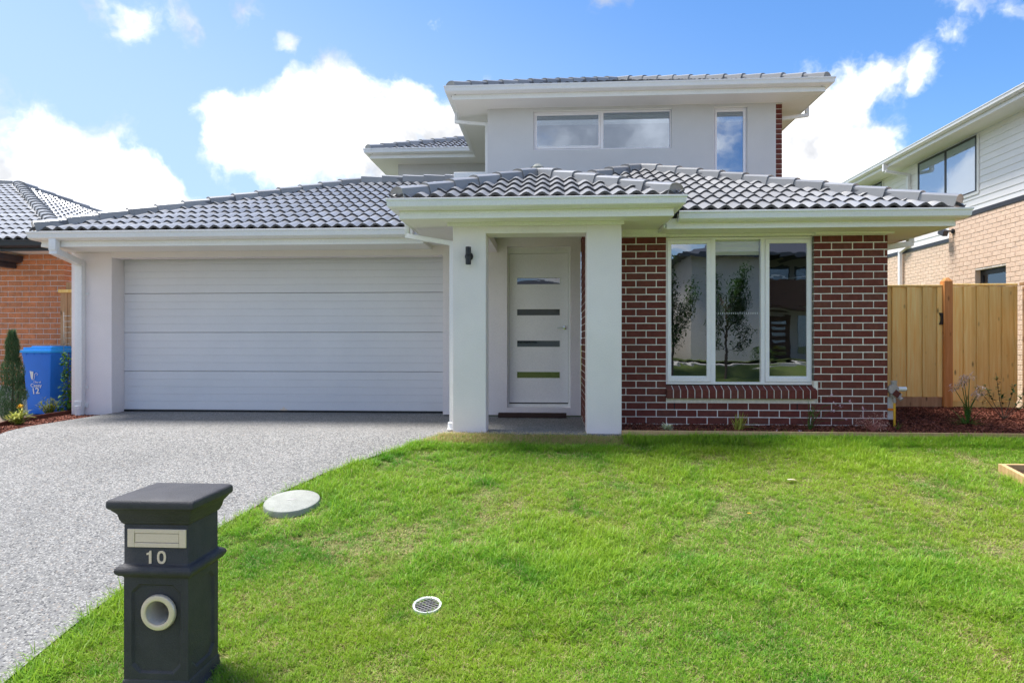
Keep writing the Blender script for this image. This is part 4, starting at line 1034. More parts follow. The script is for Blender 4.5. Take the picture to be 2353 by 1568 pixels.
# ================================================================== FENCE AND GATE (right)
YF = 9.8; fz = lambda py: wz(2200, py, YF)
def palings(parent, xa, xb, z0, z1, y, wide, narrow, mat):
    x = xa; i = 0; out = []
    while x < xb-.02:
        w_ = (wide if i % 2 == 0 else narrow) * rnd.uniform(.93, 1.07); x1 = min(xb, x+w_)
        yy = y - (.022 if i % 2 == 0 else 0)
        m = MB(); m.box(x+.001-(.0 if i % 2 == 0 else .02), x1-.001+(.0 if i % 2 == 0 else .02), yy-.008, yy+.0075, z0, z1 - rnd.uniform(0, .003))
        m.build('paling', mat, parent, bevel=.002); x = x1; i += 1
gate = thing('gate', 'pine paling gate between the brick wall corner and the orange post', 'gate', (0, 0, 0))
gx0, gx1 = 4.10, wx(2164, YF)-.012
palings(gate, gx0, gx1, fz(911), fz(659), YF, .125, .082, M['pine'])
m = MB(); m.box(gx0, gx1, YF-.035, YF+.05, fz(659)+.001, fz(654)); m.build('cap_rail', M['pine'], gate, bevel=.004)
m = MB(); m.box(gx0, gx1, YF-.012, YF+.03, fz(934), fz(911)-.002); m.build('plinth_board', M['pinebrown'], gate, bevel=.003)
hx = wx(2158, YF); hz = wz(2158, 732, YF)
m = MB(); m.add([(hx+q[0], YF-.045+q[1], hz+q[2]) for q in [(.028, 0, .085), (-.028, 0, .085), (-.008, 0, .03), (-.008, 0, -.03), (-.028, 0, -.085), (.028, 0, -.085), (.028, .022, .085), (-.028, .022, .085), (-.008, .022, .03), (-.008, .022, -.03), (-.028, .022, -.085), (.028, .022, -.085)]], [(0, 1, 2, 3, 4, 5), (11, 10, 9, 8, 7, 6)]+[(i, i+6, (i+1) % 6+6, (i+1) % 6) for i in range(6)]); m.build('handle', M['black'], gate)
lx, lz = wx(2162, YF), wz(2162, 770, YF)
m = MB(); m.tube([(lx-.01, YF-.04, lz+.045), (lx+.02, YF-.05, lz+.02), (lx-.005, YF-.06, lz-.01), (lx+.02, YF-.05, lz-.045), (lx-.005, YF-.04, lz-.04)], .004, 6); m.build('latch', M['chrome'], gate)
post = thing('fence_post', 'orange timber post with pointed top between gate and paling fence', 'post', (wx(2172, YF), YF, 0))
pz_ = wz(2172, 643, YF)
m = MB(); w_ = .058
vs = [(-w_, -.075, -.1), (w_, -.075, -.1), (w_, .04, -.1), (-w_, .04, -.1), (-w_, -.075, pz_-.02), (w_, -.075, pz_-.02), (w_, .04, pz_-.02), (-w_, .04, pz_-.02), (-.02, -.045, pz_+.03), (.02, -.045, pz_+.03), (.02, .01, pz_+.03), (-.02, .01, pz_+.03)]
m.add(vs, [(0, 3, 2, 1), (0, 1, 5, 4), (1, 2, 6, 5), (2, 3, 7, 6), (3, 0, 4, 7), (4, 5, 9, 8), (5, 6, 10, 9), (6, 7, 11, 10), (7, 4, 8, 11), (8, 9, 10, 11)]); m.build('post_shaft', M['pinepost'], post, bevel=.006)
fence = thing('paling_fence', 'pine paling fence right of the orange post with plinth board', 'fence', (0, 0, 0))
fx0, fx1 = wx(2182, YF), 6.66
palings(fence, fx0, fx1, fz(920), fz(658), YF, .105, .068, M['pine'])
m = MB(); m.box(fx0, fx1, YF-.035, YF+.05, fz(657)+.001, fz(652)); m.build('cap_rail', M['pine'], fence, bevel=.004)
m = MB(); m.box(fx0, fx1, YF-.010, YF+.03, -.05, fz(920)-.002); m.build('plinth_board', M['pine'], fence, bevel=.003)
bf = thing('boundary_fence', 'brown paling fence with three rails along the right edge', 'fence', (0, 0, 0))
y = 9.78; i = 0
while y > 4.6:
    y1 = y-.115; m = MB(); xo = .012 if i % 2 else 0
    m.box(6.74+xo, 6.753+xo, y1+.002, y+.012, -.12 + gz(0, y1)*.8, 1.80 + gz(0, y1)*.35); m.build('paling', M['pinebrown'], bf); y = y1; i += 1
for zr in (.32, 1.05, 1.72):
    m = MB(); m.box(6.69, 6.738, 7.0, 9.72, zr-.045, zr+.045); m.build('rail', M['pinebrown'], bf, bevel=.003)
m = MB(); m.box(6.66, 6.80, 4.6, 9.74, 1.81, 1.855); m.build('cap_rail', M['pinebrown'], bf, bevel=.003)

# timber edging along the front garden bed
ed = thing('garden_edging', 'pale timber edging board between mulch and lawn', 'edging', (0, 0, 0))
for (a, b) in ((.775, 3.10), (3.104, 5.5), (5.504, 6.68)):
    m = MB(); m.box(a, b, 7.272, 7.298, -.12, .026+rnd.uniform(-.002, .002)); m.build('board', M['sleeper'], ed, bevel=.003)
m = MB(); pts = [(-6.98, 9.1), (-6.95, 8.6), (-6.82, 7.8), (-6.68, 6.8), (-6.5, 5.4)]
for a, b in zip(pts[:-1], pts[1:]): m.bar((a[0], a[1], gz(0, a[1])-.045), (b[0], b[1], gz(0, b[1])-.045), .022, .13)
tag(m.build('garden_edging', M['brownedge']), 'dark brown timber edging beside the left mulch strip', 'edging')

# raised garden box at right
gb = thing('garden_box', 'low pine garden box on the lawn at the right edge', 'planter', (4.12, 6.30, -.072))
def lbar(x0, x1, y0, y1):
    m = MB(); z = min(lawnz(4.2+x0, 6.45+y0), lawnz(4.2+x1, 6.45+y1)); return m
m = MB(); m.box(0, 1.6, -.04, 0, -.22, -.050); m.build('board', M['sleeper'], gb, bevel=.003)
for bx in (0.0, 1.56):
    m = MB(); zs0 = -.050; zs1 = -.050-.18*1.3
    m.add([(bx, -.042, zs0), (bx+.04, -.042, zs0), (bx+.04, -1.35, zs1), (bx, -1.35, zs1), (bx, -.042, zs0-.17), (bx+.04, -.042, zs0-.17), (bx+.04, -1.35, zs1-.17), (bx, -1.35, zs1-.17)], [(0, 1, 2, 3), (4, 7, 6, 5), (0, 4, 5, 1), (1, 5, 6, 2), (2, 6, 7, 3), (3, 7, 4, 0)]); m.build('board', M['sleeper'], gb, bevel=.003)
m = MB(); m.box(.04, 1.56, -1.35, -1.31, -.46, -.285); m.build('board', M['sleeper'], gb, bevel=.003)
m = MB(); m.add([(.03, -.03, -.10), (1.57, -.03, -.10), (1.57, -1.32, -.335), (.03, -1.32, -.335)], [(0, 1, 2, 3)]); m.build('soil', M['soil'], gb)

# ================================================================== LETTERBOX
lb = thing('letterbox', 'charcoal pillar letterbox with steel mail slot, number 10 and round paper holder', 'letterbox', (-1.9425, 3.244, -.80))
X0, X1_, Y0, Y1, ZL = -.1635, .1635, -.144, .144, -.80
def Z(z): return z - ZL
def rect_ring(x0, x1, y0, y1, z): return [(x0, y0, z), (x1, y0, z), (x1, y1, z), (x0, y1, z)]
def stack(mb, rings):
    vs = [v for r_ in rings for v in r_]; fs = []
    for i in range(len(rings)-1):
        for k in range(4): a = i*4+k; b = i*4+(k+1) % 4; fs.append((a, b, b+4, a+4))
    fs.append((3, 2, 1, 0)); n = (len(rings)-1)*4; fs.append((n, n+1, n+2, n+3)); mb.add(vs, fs)
def rr_(o, z): return rect_ring(X0-o, X1_+o, Y0-o, Y1+o, Z(z))
# upper shaft with bead
m = MB(); stack(m, [rr_(0, -.17), rr_(.004, -.155), rr_(.020, -.150), rr_(.030, -.138), rr_(.033, -.126), rr_(.030, -.114), rr_(.020, -.104), rr_(.004, -.098), rr_(0, -.090), rr_(0, .100)])
m.build('upper_shaft', M['post'], lb, bevel=.006, smooth=True)
# cornice cap
m = MB(); stack(m, [rr_(.001, .098), rr_(.006, .104), rr_(.010, .106), rr_(.012, .118), rr_(.016, .122), rr_(.022, .150), rr_(.034, .166), rr_(.040, .172), rr_(.042, .180), rr_(.052, .184), rr_(.056, .192), rr_(.056, .216), rr_(.050, .228), rr_(.020, .237), rr_(-.06, .245)])
m.build('cap', M['post'], lb, bevel=.004, smooth=True)
# lower shaft: front and right faces carry recessed panels with cut corners
def panel_face(mb, w0, w1, z0, z1, pw0, pw1, pz0, pz1, ch, f, hole=None):
    """f maps (u, z, depth) to a point"""
    outer = [(w0, z0), (w1, z0), (w1, z1), (w0, z1)]
    oc = [(pw0+ch, pz0), (pw1-ch, pz0), (pw1, pz0+ch), (pw1, pz1-ch), (pw1-ch, pz1), (pw0+ch, pz1), (pw0, pz1-ch), (pw0, pz0+ch)]
    ic = []
    cx, cz = (pw0+pw1)/2, (pz0+pz1)/2
    for (u, z) in oc: ic.append((u + (.010 if u < cx else -.010), z + (.010 if z < cz else -.010)))
    vs = [f(u, z, 0) for u, z in outer] + [f(u, z, 0) for u, z in oc] + [f(u, z, .011) for u, z in ic]
    fs = [(0, 1, 5, 4), (1, 6, 5), (1, 2, 7, 6), (2, 8, 7), (2, 3, 9, 8), (3, 10, 9), (3, 0, 11, 10), (0, 4, 11)]
    fs += [(4+i, 4+(i+1) % 8, 12+(i+1) % 8, 12+i) for i in range(8)]
    n = len(vs)
    if not hole: fs.append(tuple(range(12, 20))); mb.add(vs, fs)
    else:
        hu, hz_, hr = hole
        angs = sorted(set([i*math.tau/32 for i in range(32)] + [math.atan2(z-hz_, u-hu) % math.tau for u, z in ic]))
        circ = [(hu+hr*math.cos(a), hz_+hr*math.sin(a)) for a in angs]
        def ray(a):
            best = None; d = (math.cos(a), math.sin(a))
            for i in range(8):
                p, q = ic[i], ic[(i+1) % 8]; ex, ez = q[0]-p[0], q[1]-p[1]; den = d[0]*ez - d[1]*ex
                if abs(den) < 1e-9: continue
                t = ((p[0]-hu)*ez - (p[1]-hz_)*ex)/den; s = ((p[0]-hu)*d[1] - (p[1]-hz_)*d[0])/den
                if t > 0 and -1e-6 <= s <= 1+1e-6 and (best is None or t < best): best = t
            return (hu+best*d[0], hz_+best*d[1])
        rim = [ray(a) for a in angs]; K = len(angs)
        mb.add(vs, fs)
        mb.add([f(u, z, .011) for u, z in rim] + [f(u, z, .011) for u, z in circ], [(i, (i+1) % K, K+(i+1) % K, K+i) for i in range(K)])
m = MB(); zb, zt = Z(-.665), Z(-.165)
RC = (-1.928+1.9425, Z(-.331))
panel_face(m, X0, X1_, zb, zt, X0+.038, X1_-.038, Z(-.633), Z(-.194), .038, lambda u, z, d: (u, Y0+d, z), hole=(RC[0], RC[1], .060))
panel_face(m, Y0, Y1, zb, zt, Y0+.036, Y1-.036, Z(-.633), Z(-.194), .038, lambda u, z, d: (X1_-d, u, z))
m.add([(X0, Y0, zb), (X0, Y1, zb), (X0, Y1, zt), (X0, Y0, zt)], [(0, 3, 2, 1)]); m.add([(X0, Y1, zb), (X1_, Y1, zb), (X1_, Y1, zt), (X0, Y1, zt)], [(0, 3, 2, 1)])
m.build('lower_shaft', M['post'], lb)
m = MB(); stack(m, [rr_(.046, -.90), rr_(.046, -.775), rr_(.040, -.760), rr_(.022, -.742), rr_(.012, -.722), rr_(.008, -.700), rr_(.006, -.672), rr_(.0, -.662)]); m.build('plinth', M['post'], lb, bevel=.004, smooth=True)
# paper tube
RM = Matrix.Translation((RC[0], Y0+.004, RC[1])) @ Matrix.Rotation(R(90), 4, 'X')
m = MB(); m.lathe([(.058, 0), (.088, 0), (.088, .010), (.084, .016), (.066, .019), (.060, .017), (.058, .010)], 40, RM); tb = m.build('paper_holder_ring', M['steel'], lb, smooth=True)
m = MB(); m.lathe([(.0575, .015), (.056, -.02), (.056, -.22), (0, -.22)], 40, RM); m.build('paper_tube', M['cream'], lb, smooth=True)
# mail slot
sp0, sp1 = -2.085+1.9425, -1.787+1.9425
m = MB(); wallgrid(m, sp0, sp1, Z(-.012), Z(.078), Y0-.006, Y0+.002, [(sp0+.036, sp1-.036, Z(.010), Z(.057))]); pl = m.build('slot_plate', M['steel'], lb, bevel=.0015)
m = MB(); m.box(sp0+.038, sp1-.038, Y0-.0035, Y0+.001, Z(.012), Z(.055)); m.build('slot_flap', M['steel'], pl, bevel=.001)
def textmesh(name, body, size, mat, parent, loc, rot=(R(90), 0, 0), ext=.002, bold=.0):
    cu = bpy.data.curves.new(name, 'FONT'); cu.body = body; cu.size = size; cu.extrude = ext; cu.offset = bold
    cu.align_x = 'CENTER'
    t = bpy.data.objects.new(name+'_src', cu); C.objects.link(t)
    dg = bpy.context.evaluated_depsgraph_get(); me = bpy.data.meshes.new_from_object(t.evaluated_get(dg))
    bpy.data.objects.remove(t)
    me.materials.clear(); me.materials.append(mat)
    o = bpy.data.objects.new(name, me); C.objects.link(o); o.parent = parent; o.location = loc; o.rotation_euler = rot
    return o
def polyprism(name, poly, y0, y1, mat, parent):
    m_ = MB(); n = len(poly); m_.add([(x, y0, z) for x, z in poly] + [(x, y1, z) for x, z in poly], [tuple(range(n)), tuple(range(2*n-1, n-1, -1))] + [(i, (i+1) % n, n+(i+1) % n, n+i) for i in range(n)]); return m_.build(name, mat, parent)
d1 = wx(345, 3.09)+1.9425; z0_, z1_ = Z(-.092), Z(-.028)
polyprism('numeral', [(d1-.011, z0_), (d1+.002, z0_), (d1+.002, z1_), (d1-.007, z1_), (d1-.010, z1_-.008), (d1-.023, z1_-.013), (d1-.023, z1_-.022), (d1-.011, z1_-.020)], Y0-.004, Y0+.001, M['steel'], lb)
d0 = wx(369, 3.09)+1.9425; m = MB(); n0_ = 28; zc_ = (z0_+z1_)/2; hh = (z1_-z0_)/2
vs = []
for (sx_, sz_, yy_) in ((.0225, hh, Y0-.004), (.0115, hh-.011, Y0-.004), (.0225, hh, Y0+.001), (.0115, hh-.011, Y0+.001)):
    vs += [(d0+sx_*math.copysign(abs(math.cos(a))**.8, math.cos(a)), yy_, zc_+sz_*math.copysign(abs(math.sin(a))**.85, math.sin(a))) for a in [i*math.tau/n0_ for i in range(n0_)]]
fs = []
for i in range(n0_):
    k = (i+1) % n0_; fs += [(i, k, n0_+k, n0_+i), (i, 2*n0_+i, 2*n0_+k, k), (n0_+i, n0_+k, 3*n0_+k, 3*n0_+i)]
m.add(vs, fs); m.build('numeral', M['steel'], lb)
lb.location.z = -.80

# ================================================================== PIT COVER, DRAIN
def sloped(o, x, y):
    o.rotation_euler = (math.atan(.18), 0, 0); o.location = (x, y, lawnz(x, y))
pc = thing('pit_cover', 'round pale concrete pit cover at the edge of the lawn', 'pit cover'); sloped(pc, -2.16, 5.33); pc.location.z += -.002
m = MB(); m.lathe([(0, .060), (.205, .056), (.222, .048), (.228, .035), (.226, -.05), (0, -.05)], 40); m.build('cover', M['concrete'], pc, smooth=True)
m = MB(); m.box(-.035, .035, -.010, .010, .0585, .0615, Matrix.Rotation(R(20), 4, 'Z')); m.build('lifting_slot', M['stone'], pc)
dn_ = thing('drain_grate', 'white ringed round drain grate sunk in the grass', 'drain'); sloped(dn_, -.757, 3.94); dn_.location.z += .018
m = MB(); m.lathe([(.076, .0), (.087, .004), (.088, -.03), (.086, -.06), (.076, -.06), (.074, -.01), (.076, .0)], 36); m.build('rim', M['pvc'], dn_, smooth=True)
m = MB()
for s in (1, -1):
    for k in range(-3, 4):
        o_ = k*.021; hl = math.sqrt(max(0, .075**2-o_*o_))
        a = R(32*s)
        c, sn = math.cos(a), math.sin(a)
        p = lambda t: (t*c - o_*sn, t*sn + o_*c, -.003 + .0005*s)
        m.bar(p(-hl), p(hl), .0017, .003)
m.build('grate', M['stone'], dn_)
m = MB(); m.lathe([(0, -.009), (.0765, -.009), (.0765, -.03)], 24); m.build('drain_pit', M['dark'], dn_)

# ================================================================== BIN
bin_ = thing('wheelie_bin', 'blue wheelie bin with white council print beside the orange brick wall', 'bin', (-7.70, 9.58, -.11), rz=R(0))
m = MB(); bs_ = []
for (z, hw, y0, y1) in ((.03, .175, -.20, .17), (.12, .180, -.21, .20), (.90, .225, -.25, .27), (.915, .232, -.255, .275), (.96, .236, -.26, .28)):
    bs_.append([(-hw, y0, z), (hw, y0, z), (hw, y1, z), (-hw, y1, z)])
stack(m, bs_); body = m.build('body', M['blue'], bin_, bevel=.022, smooth=True)
m = MB(); stack(m, [[(-.25, -.285, z), (.25, -.285, z), (.25, .30, z), (-.25, .30, z)] for z in (.955, .995)] + [[(-.21, -.25, z), (.23, -.25, z), (.23, .28, z), (-.21, .28, z)] for z in (.997, 1.04)] + [[(-.12, -.20, z), (.21, -.20, z), (.21, .24, z), (-.12, .24, z)] for z in (1.042, 1.06)])
m.build('lid', M['bluel'], bin_, bevel=.008, smooth=True)
m = MB(); m.box(-.315, -.25, -.27, .26, .958, .99); m.build('lid_lip', M['bluel'], bin_, bevel=.008)
m = MB()
for kx in (-.15, -.03, .09, .18): m.add([(kx-.012, -.262, .955), (kx+.012, -.262, .955), (kx, -.256, .905), (kx, -.27, .955)], [(0, 1, 2), (0, 3, 2), (1, 3, 2)])
m.build('rim_ribs', M['blue'], bin_)
for sx in (-.2, .2):
    m = MB(); m.lathe([(0, -.02), (.09, -.02), (.10, -.01), (.10, .01), (.09, .02), (0, .02)], 20, Matrix.Translation((sx, .23, .10)) @ Matrix.Rotation(R(90), 4, 'Y')); m.build('wheel', M['black'], bin_, smooth=True)
def onbin(z): return -.203 - .05*(z-.12)/.78 - .0115
m = MB(); em = [(-.085, .685), (-.028, .675), (-.035, .60), (-.05, .545), (-.07, .58)]
m.add([(x-.02, onbin(z)-.001, z) for x, z in em], [tuple(range(5))])
m.tube([(-.03-.02, onbin(.56), .55), (-.012-.02, onbin(.6), .60), (-.01-.02, onbin(.64), .64), (.02-.02, onbin(.66), .655), (.04-.02, onbin(.64), .635), (.02-.02, onbin(.62), .618)], .0035, 5); m.build('council_emblem', M['white'], bin_)
textmesh('lettering', 'City of', .042, M['white'], bin_, (.005, onbin(.51)-.002, .505), rot=(R(93.5), 0, 0), ext=.001)
textmesh('lettering', 'Casey', .072, M['white'], bin_, (-.015, onbin(.45)-.002, .445), rot=(R(93.5), 0, 0), ext=.001, bold=.0006)
textmesh('lettering', '12', .125, M['white'], bin_, (-.025, onbin(.36)-.003, .345), rot=(R(93.5), R(-4), 0), ext=.001, bold=.002)

# ================================================================== GAS SUPPLY
gm = thing('gas_meter', 'small gas regulator with grey fittings on the right corner of the brick wall', 'gas meter', (3.965, 7.98, 0))
m = MB(); m.lathe([(0, -.03), (.055, -.03), (.065, -.012), (.065, .012), (.055, .03), (0, .03)], 20, Matrix.Translation((.035, -.06, .445)) @ Matrix.Rotation(R(90), 4, 'X')); m.lathe([(.03, 0), (.035, .05), (.0, .055)], 14, Matrix.Translation((.045, -.06, .50))); m.box(.005, .07, -.08, -.03, .36, .42); m.build('regulator', M['gas'], gm, smooth=True)
m = MB(); m.lathe([(.026, -.02), (.026, .10), (.022, .10), (.022, 0)], 18, Matrix.Translation((.08, -.06, .455)) @ Matrix.Rotation(R(90), 4, 'Y')); m.build('vent_pipe', M['pvc'], gm, smooth=True)
m = MB(); m.tube([(.12, -.06, .40), (.10, -.06, .36), (.12, -.09, .33)], .024, 12); m.build('elbow', M['gas'], gm, smooth=True)
m = MB(); m.box(-.035, .035, -.003, .003, -.035, .035, Matrix.Translation((.055, -.10, .40)) @ Matrix.Rotation(R(38), 4, 'Y')); m.build('tag', pbr('dark_red_tag', (.10, .012, .01), .5), gm)
m = MB(); m.tube([(.05, -.06, .37), (.05, -.06, .29)], .016, 10); m.tube([(.05, -.06, .32), (.05, -.06, .30)], .022, 6); m.build('valve', M['gas'], gm)
m = MB(); m.tube([(.05, -.06, .29), (.05, -.06, -.02)], .0135, 12); m.build('yellow_pipe', M['yellow'], gm, smooth=True)
m = MB(); m.box(-.02, .072, -.05, -.035, .20, .225); m.build('pipe_clip', M['orange'], gm)
m = MB(); m.box(-.03, .09, -.02, .03, .235, .36); m.box(-.03, .065, -.02, .03, .09, .235); m.build('conduit_box', M['pvc'], gm, bevel=.006)
m = MB(); m.box(.068, .088, -.0225, -.0205, .25, .33); m.build('label_strip', M['red'], gm)

# ================================================================== PLANTS
def leaf(mb, p, d, ln, w, up=Vector((0, 0, 1)), bend=.3, segs=2, r=None, fold=0):
    """a tapering, drooping leaf"""
    d = d.normalized(); side = d.cross(up)
    if side.length < .05: side = d.cross(Vector((1, 0, 0)))
    side.normalize(); vs = []; q = p.copy(); dd = d.copy()
    for i in range(segs+1):
        t = i/segs; ww = w*(math.sin(math.pi*min(1, .18+t*.82))**.7 if segs > 1 else (1-t))/2
        if i == segs: vs.append(q.copy())
        else: vs += [q - side*ww, q + side*ww]
        dd = (dd - Vector((0, 0, 1))*bend/segs).normalized(); q = q + dd*(ln/segs)
    fs = []
    for i in range(segs-1): a = 2*i; fs.append((a, a+1, a+3, a+2))
    a = 2*(segs-1); fs.append((a, a+1, a+2))
    mb.add(vs, fs, rnd.random() if r is None else r)
def rdir(zmin=-.2, zmax=1):
    a = rnd.uniform(0, math.tau); z = rnd.uniform(zmin, zmax); s = math.sqrt(max(0, 1-z*z)); return Vector((s*math.cos(a), s*math.sin(a), z))

# conifer
t = thing('conifer', 'slim dusty green conifer at the left edge beside the blue bin', 'shrub', (-7.50, 8.66, -.13))
m = MB(); m.tube([(0, 0, 0), (.01, 0, .6), (0, .01, 1.25)], [.018, .012, .004], 7); m.build('trunk', M['bark'], t)
m = MB()
for i in range(6500):
    z = .03 + 1.25*rnd.random()**.9; f = z/1.33
    rad = .160*min(1, (f/.12)**.5)*(1-max(0, f-.35)/.72)**.8 * (1+.18*math.sin(f*23+1.3))
    a = rnd.uniform(0, math.tau); q = rad*math.sqrt(rnd.uniform(.15, 1)); p = Vector((q*math.cos(a), q*math.sin(a), z))
    leaf(m, p, Vector((math.cos(a)*.6, math.sin(a)*.6, 1))+rdir(-.5, .5)*.55, rnd.uniform(.03, .075), .009, bend=-.1, segs=1)
m.build('foliage', M['conifer'], t)

def clump(name, label, loc, mat, n, radius, height, leafl, leafw, cat='plant', stems=True, flower=None, zmin=.05, bend=.5, segs=2, stemmat='green'):
    t = thing(name, label, cat, loc); s = MB(); m = MB()
    for i in range(max(3, n//16)):
        a = rnd.uniform(0, math.tau); rr = radius*rnd.uniform(.2, .8); top = Vector((rr*math.cos(a), rr*math.sin(a), height*rnd.uniform(.6, 1)))
        mid = top*.5 + Vector((0, 0, height*.08)); s.tube([(0, 0, 0), mid, top], [.004, .003, .0015], 5, False)
        for k in range(16):
            f = rnd.uniform(.25, 1); p = (mid*(f*2) if f < .5 else mid + (top-mid)*(f*2-1)) + rdir(-1, 1)*.02
            leaf(m, p, rdir(zmin, .9)+Vector((math.cos(a), math.sin(a), 0))*.4, leafl*rnd.uniform(.7, 1.2), leafw*rnd.uniform(.8, 1.2), bend=bend, segs=segs)
    if stems: s.build('stem', M[stemmat], t)
    m.build('foliage', M[mat], t); return t
clump('nandina', 'golden green feathery shrub in front of the blue bin', (wx(113, 9.1), 9.1, -.10), 'gold', 420, .19, .30, .07, .011, 'shrub')
t = clump('flowering_plant', 'yellow green leafy plant with a yellow bloom in the left mulch strip', (wx(46, 7.85), 7.85, -.08), 'lime', 300, .17, .24, .075, .017)
m = MB()
for i in range(40): leaf(m, Vector((.02, -.02, .27)), rdir(-.2, 1), .045, .014, bend=.4)
m.build('flower', M['yelfl'], t)
t = thing('potted_shrub', 'dark leafy shrub in black pot by the orange brick wall', 'potted plant', (wx(68, 9.95), 9.93, -.10))
m = MB(); m.lathe([(0, 0), (.12, 0), (.15, .30), (.16, .31), (.16, .33), (.14, .33), (.13, .28), (0, .28)], 20); m.build('pot', M['potb'], t, smooth=True)
m = MB()
for i in range(520):
    d = rdir(-.3, 1); leaf(m, Vector((0, 0, .42)) + Vector((d.x*.22, d.y*.18, d.z*.20))*rnd.uniform(.5, 1), d+rdir(-1, 1)*.6, .06, .028)
m.build('foliage', M['darkgreen'], t)
t = thing('pot', 'ivory pot topped with grey stones between black pot and bin', 'pot', (wx(82, 9.7), 9.55, -.10))
m = MB(); m.lathe([(0, 0), (.075, 0), (.078, .065), (.086, .07), (.090, .24), (.08, .24), (.08, .2), (0, .2)], 16); m.build('body', M['pot'], t, smooth=True)
m = MB()
for i in range(16):
    c = Vector((rnd.uniform(-.07, .07), rnd.uniform(-.07, .07), .25+rnd.uniform(-.01, .02))); m.lathe([(0, -.02), (.022, -.008), (.022, .008), (0, .02)], 7, Matrix.Translation(c))
m.build('stones', M['stone'], t, kind='stuff')
t = thing('storage_tub', 'cream rounded plastic tub at the left edge behind the conifer', 'tub', (wx(-18, 9.5), 9.5, -.10))
m = MB(); stack(m, [[(-.30, -.2, z), (w_, -.2, z), (w_, .2, z), (-.30, .2, z)] for z, w_ in ((0, .20), (.03, .21), (.30, .205), (.38, .18), (.42, .13), (.44, .05))]); m.build('body', M['cream'], t, bevel=.012, smooth=True)
m = MB(); stack(m, [[(-.32, -.22, z), (.23, -.22, z), (.23, .22, z), (-.32, .22, z)] for z in (-.005, .022)]); m.build('base', M['gas'], t, bevel=.005)
# climber on a stake
t = thing('climber', 'green climbing plant on wire ladder between bin and garage pier', 'climbing plant', (-7.02, 9.12, -.10))
m = MB(); m.bar((.035, .10, 0), (-.06, .12, 1.62), .022, .03); m.build('stake', M['sleeper'], t)
m = MB()
for i in range(17): m.bar((-.15, .08, .18+i*.082), (-.05, .09, .182+i*.082), .003, .003)
m.bar((-.15, .08, .1), (-.15, .08, 1.55), .003, .003); m.build('wire_ladder', M['chrome'], t)
m = MB()
for i in range(300):
    z = .02+.95*rnd.random()**1.5; p = Vector((-.055+rnd.uniform(-.06, .07)*(1.5-z), -.0+rnd.uniform(-.05, .05), z)); leaf(m, p, rdir(-.5, .5)+Vector((-.3, -.5, 0)), .065, .036, bend=.6)
m.build('foliage', M['green'], t); m = MB(); m.tube([(0, 0, 0), (-.04, .02, .5), (-.06, .06, .95)], .005, 5); m.build('stem', M['bark'], t)

# front bed plants
t = thing('variegated_plant', 'small cream and green variegated plant on mulch left of the window', 'plant', (wx(1532, 7.45), 7.45, .01))
m = MB()
for i in range(95): leaf(m, Vector((0, 0, .01))+rdir(0, 1)*.03, rdir(.0, .8), rnd.uniform(.05, .095), .017, bend=.3, segs=2)
m.build('foliage', M['varieg'], t)
t = thing('strappy_plant', 'upright green strappy plant on mulch below the window middle', 'plant', (wx(1696, 7.5), 7.5, .01))
m = MB()
for i in range(34): leaf(m, Vector((rnd.uniform(-.05, .05), rnd.uniform(-.02, .02), 0)), Vector((rnd.uniform(-.35, .4), rnd.uniform(-.2, .2), 1)), rnd.uniform(.10, .22), .012, bend=rnd.uniform(.1, .9), segs=4)
for i in range(12): leaf(m, Vector((.05, 0, .02)), Vector((rnd.uniform(.5, 1.6), rnd.uniform(-.3, .1), .8)), rnd.uniform(.2, .36), .007, bend=1.3, segs=5)
m.build('foliage', M['lime'], t)
t = thing('gaura', 'wiry plant with long stems and tiny pink flowers at brick wall', 'plant', (wx(1862, 7.5), 7.55, .01))
s = MB(); m = MB(); fl_ = MB()
ends = [(.42, -.08, .33), (.33, -.05, .27), (.28, .0, .30), (.24, -.06, .22), (.36, -.1, .13), (-.30, -.1, .16), (-.02, 0, .38), (.05, -.03, .30), (.55, -.1, .26), (.20, -.1, .40)]
for e in ends:
    e = Vector(e); mid = Vector((e.x*.35, e.y*.4, e.z*.85)); s.tube([(0, 0, 0), mid, e], [.0025, .0016, .001], 4, False)
    if e.x > .2:
        for k in range(9): leaf(fl_, e+rdir(-1, 1)*.012, rdir(-.4, 1), .022, .014, bend=.1)
for i in range(90):
    z = rnd.uniform(0, .24); leaf(m, Vector((rnd.uniform(-.03, .04)+z*.15, rnd.uniform(-.03, .03), z)), rdir(0, .9), rnd.uniform(.03, .065), .010)
for i in range(10): leaf(fl_, Vector((rnd.choice([-.42, -.15])+rnd.uniform(-.02, .02), -.15, .005)), rdir(.2, 1), .022, .014)
s.build('stem', M['green'], t); m.build('foliage', M['green'], t); fl_.build('flower', M['pinkfl'], t)
t = thing('pink_shrub', 'low feathery pink leaved shrub at the right corner of the brick wall', 'shrub', (wx(2008, 7.45), 7.48, .01))
m = MB(); s = MB()
for i in range(26):
    e = Vector((rnd.uniform(-.24, .26), rnd.uniform(-.12, .10), rnd.uniform(.03, .21))); s.tube([(0, 0, 0), e*.55+Vector((0, 0, .03)), e], [.002, .0015, .001], 4, False)
    for k in range(13): leaf(m, e*rnd.uniform(.55, 1)+rdir(-1, 1)*.02, rdir(-.3, .6), rnd.uniform(.03, .055), .007, bend=.4)
s.build('stem', M['pinkleaf'], t); m.build('foliage', M['pinkleaf'], t)
t = thing('spent_flower_plant', 'plant with tall stems and dry papery flower heads before the fence', 'plant', (wx(2222, 8.1), 8.1, .03))
s = MB(); m = MB(); fl_ = MB()
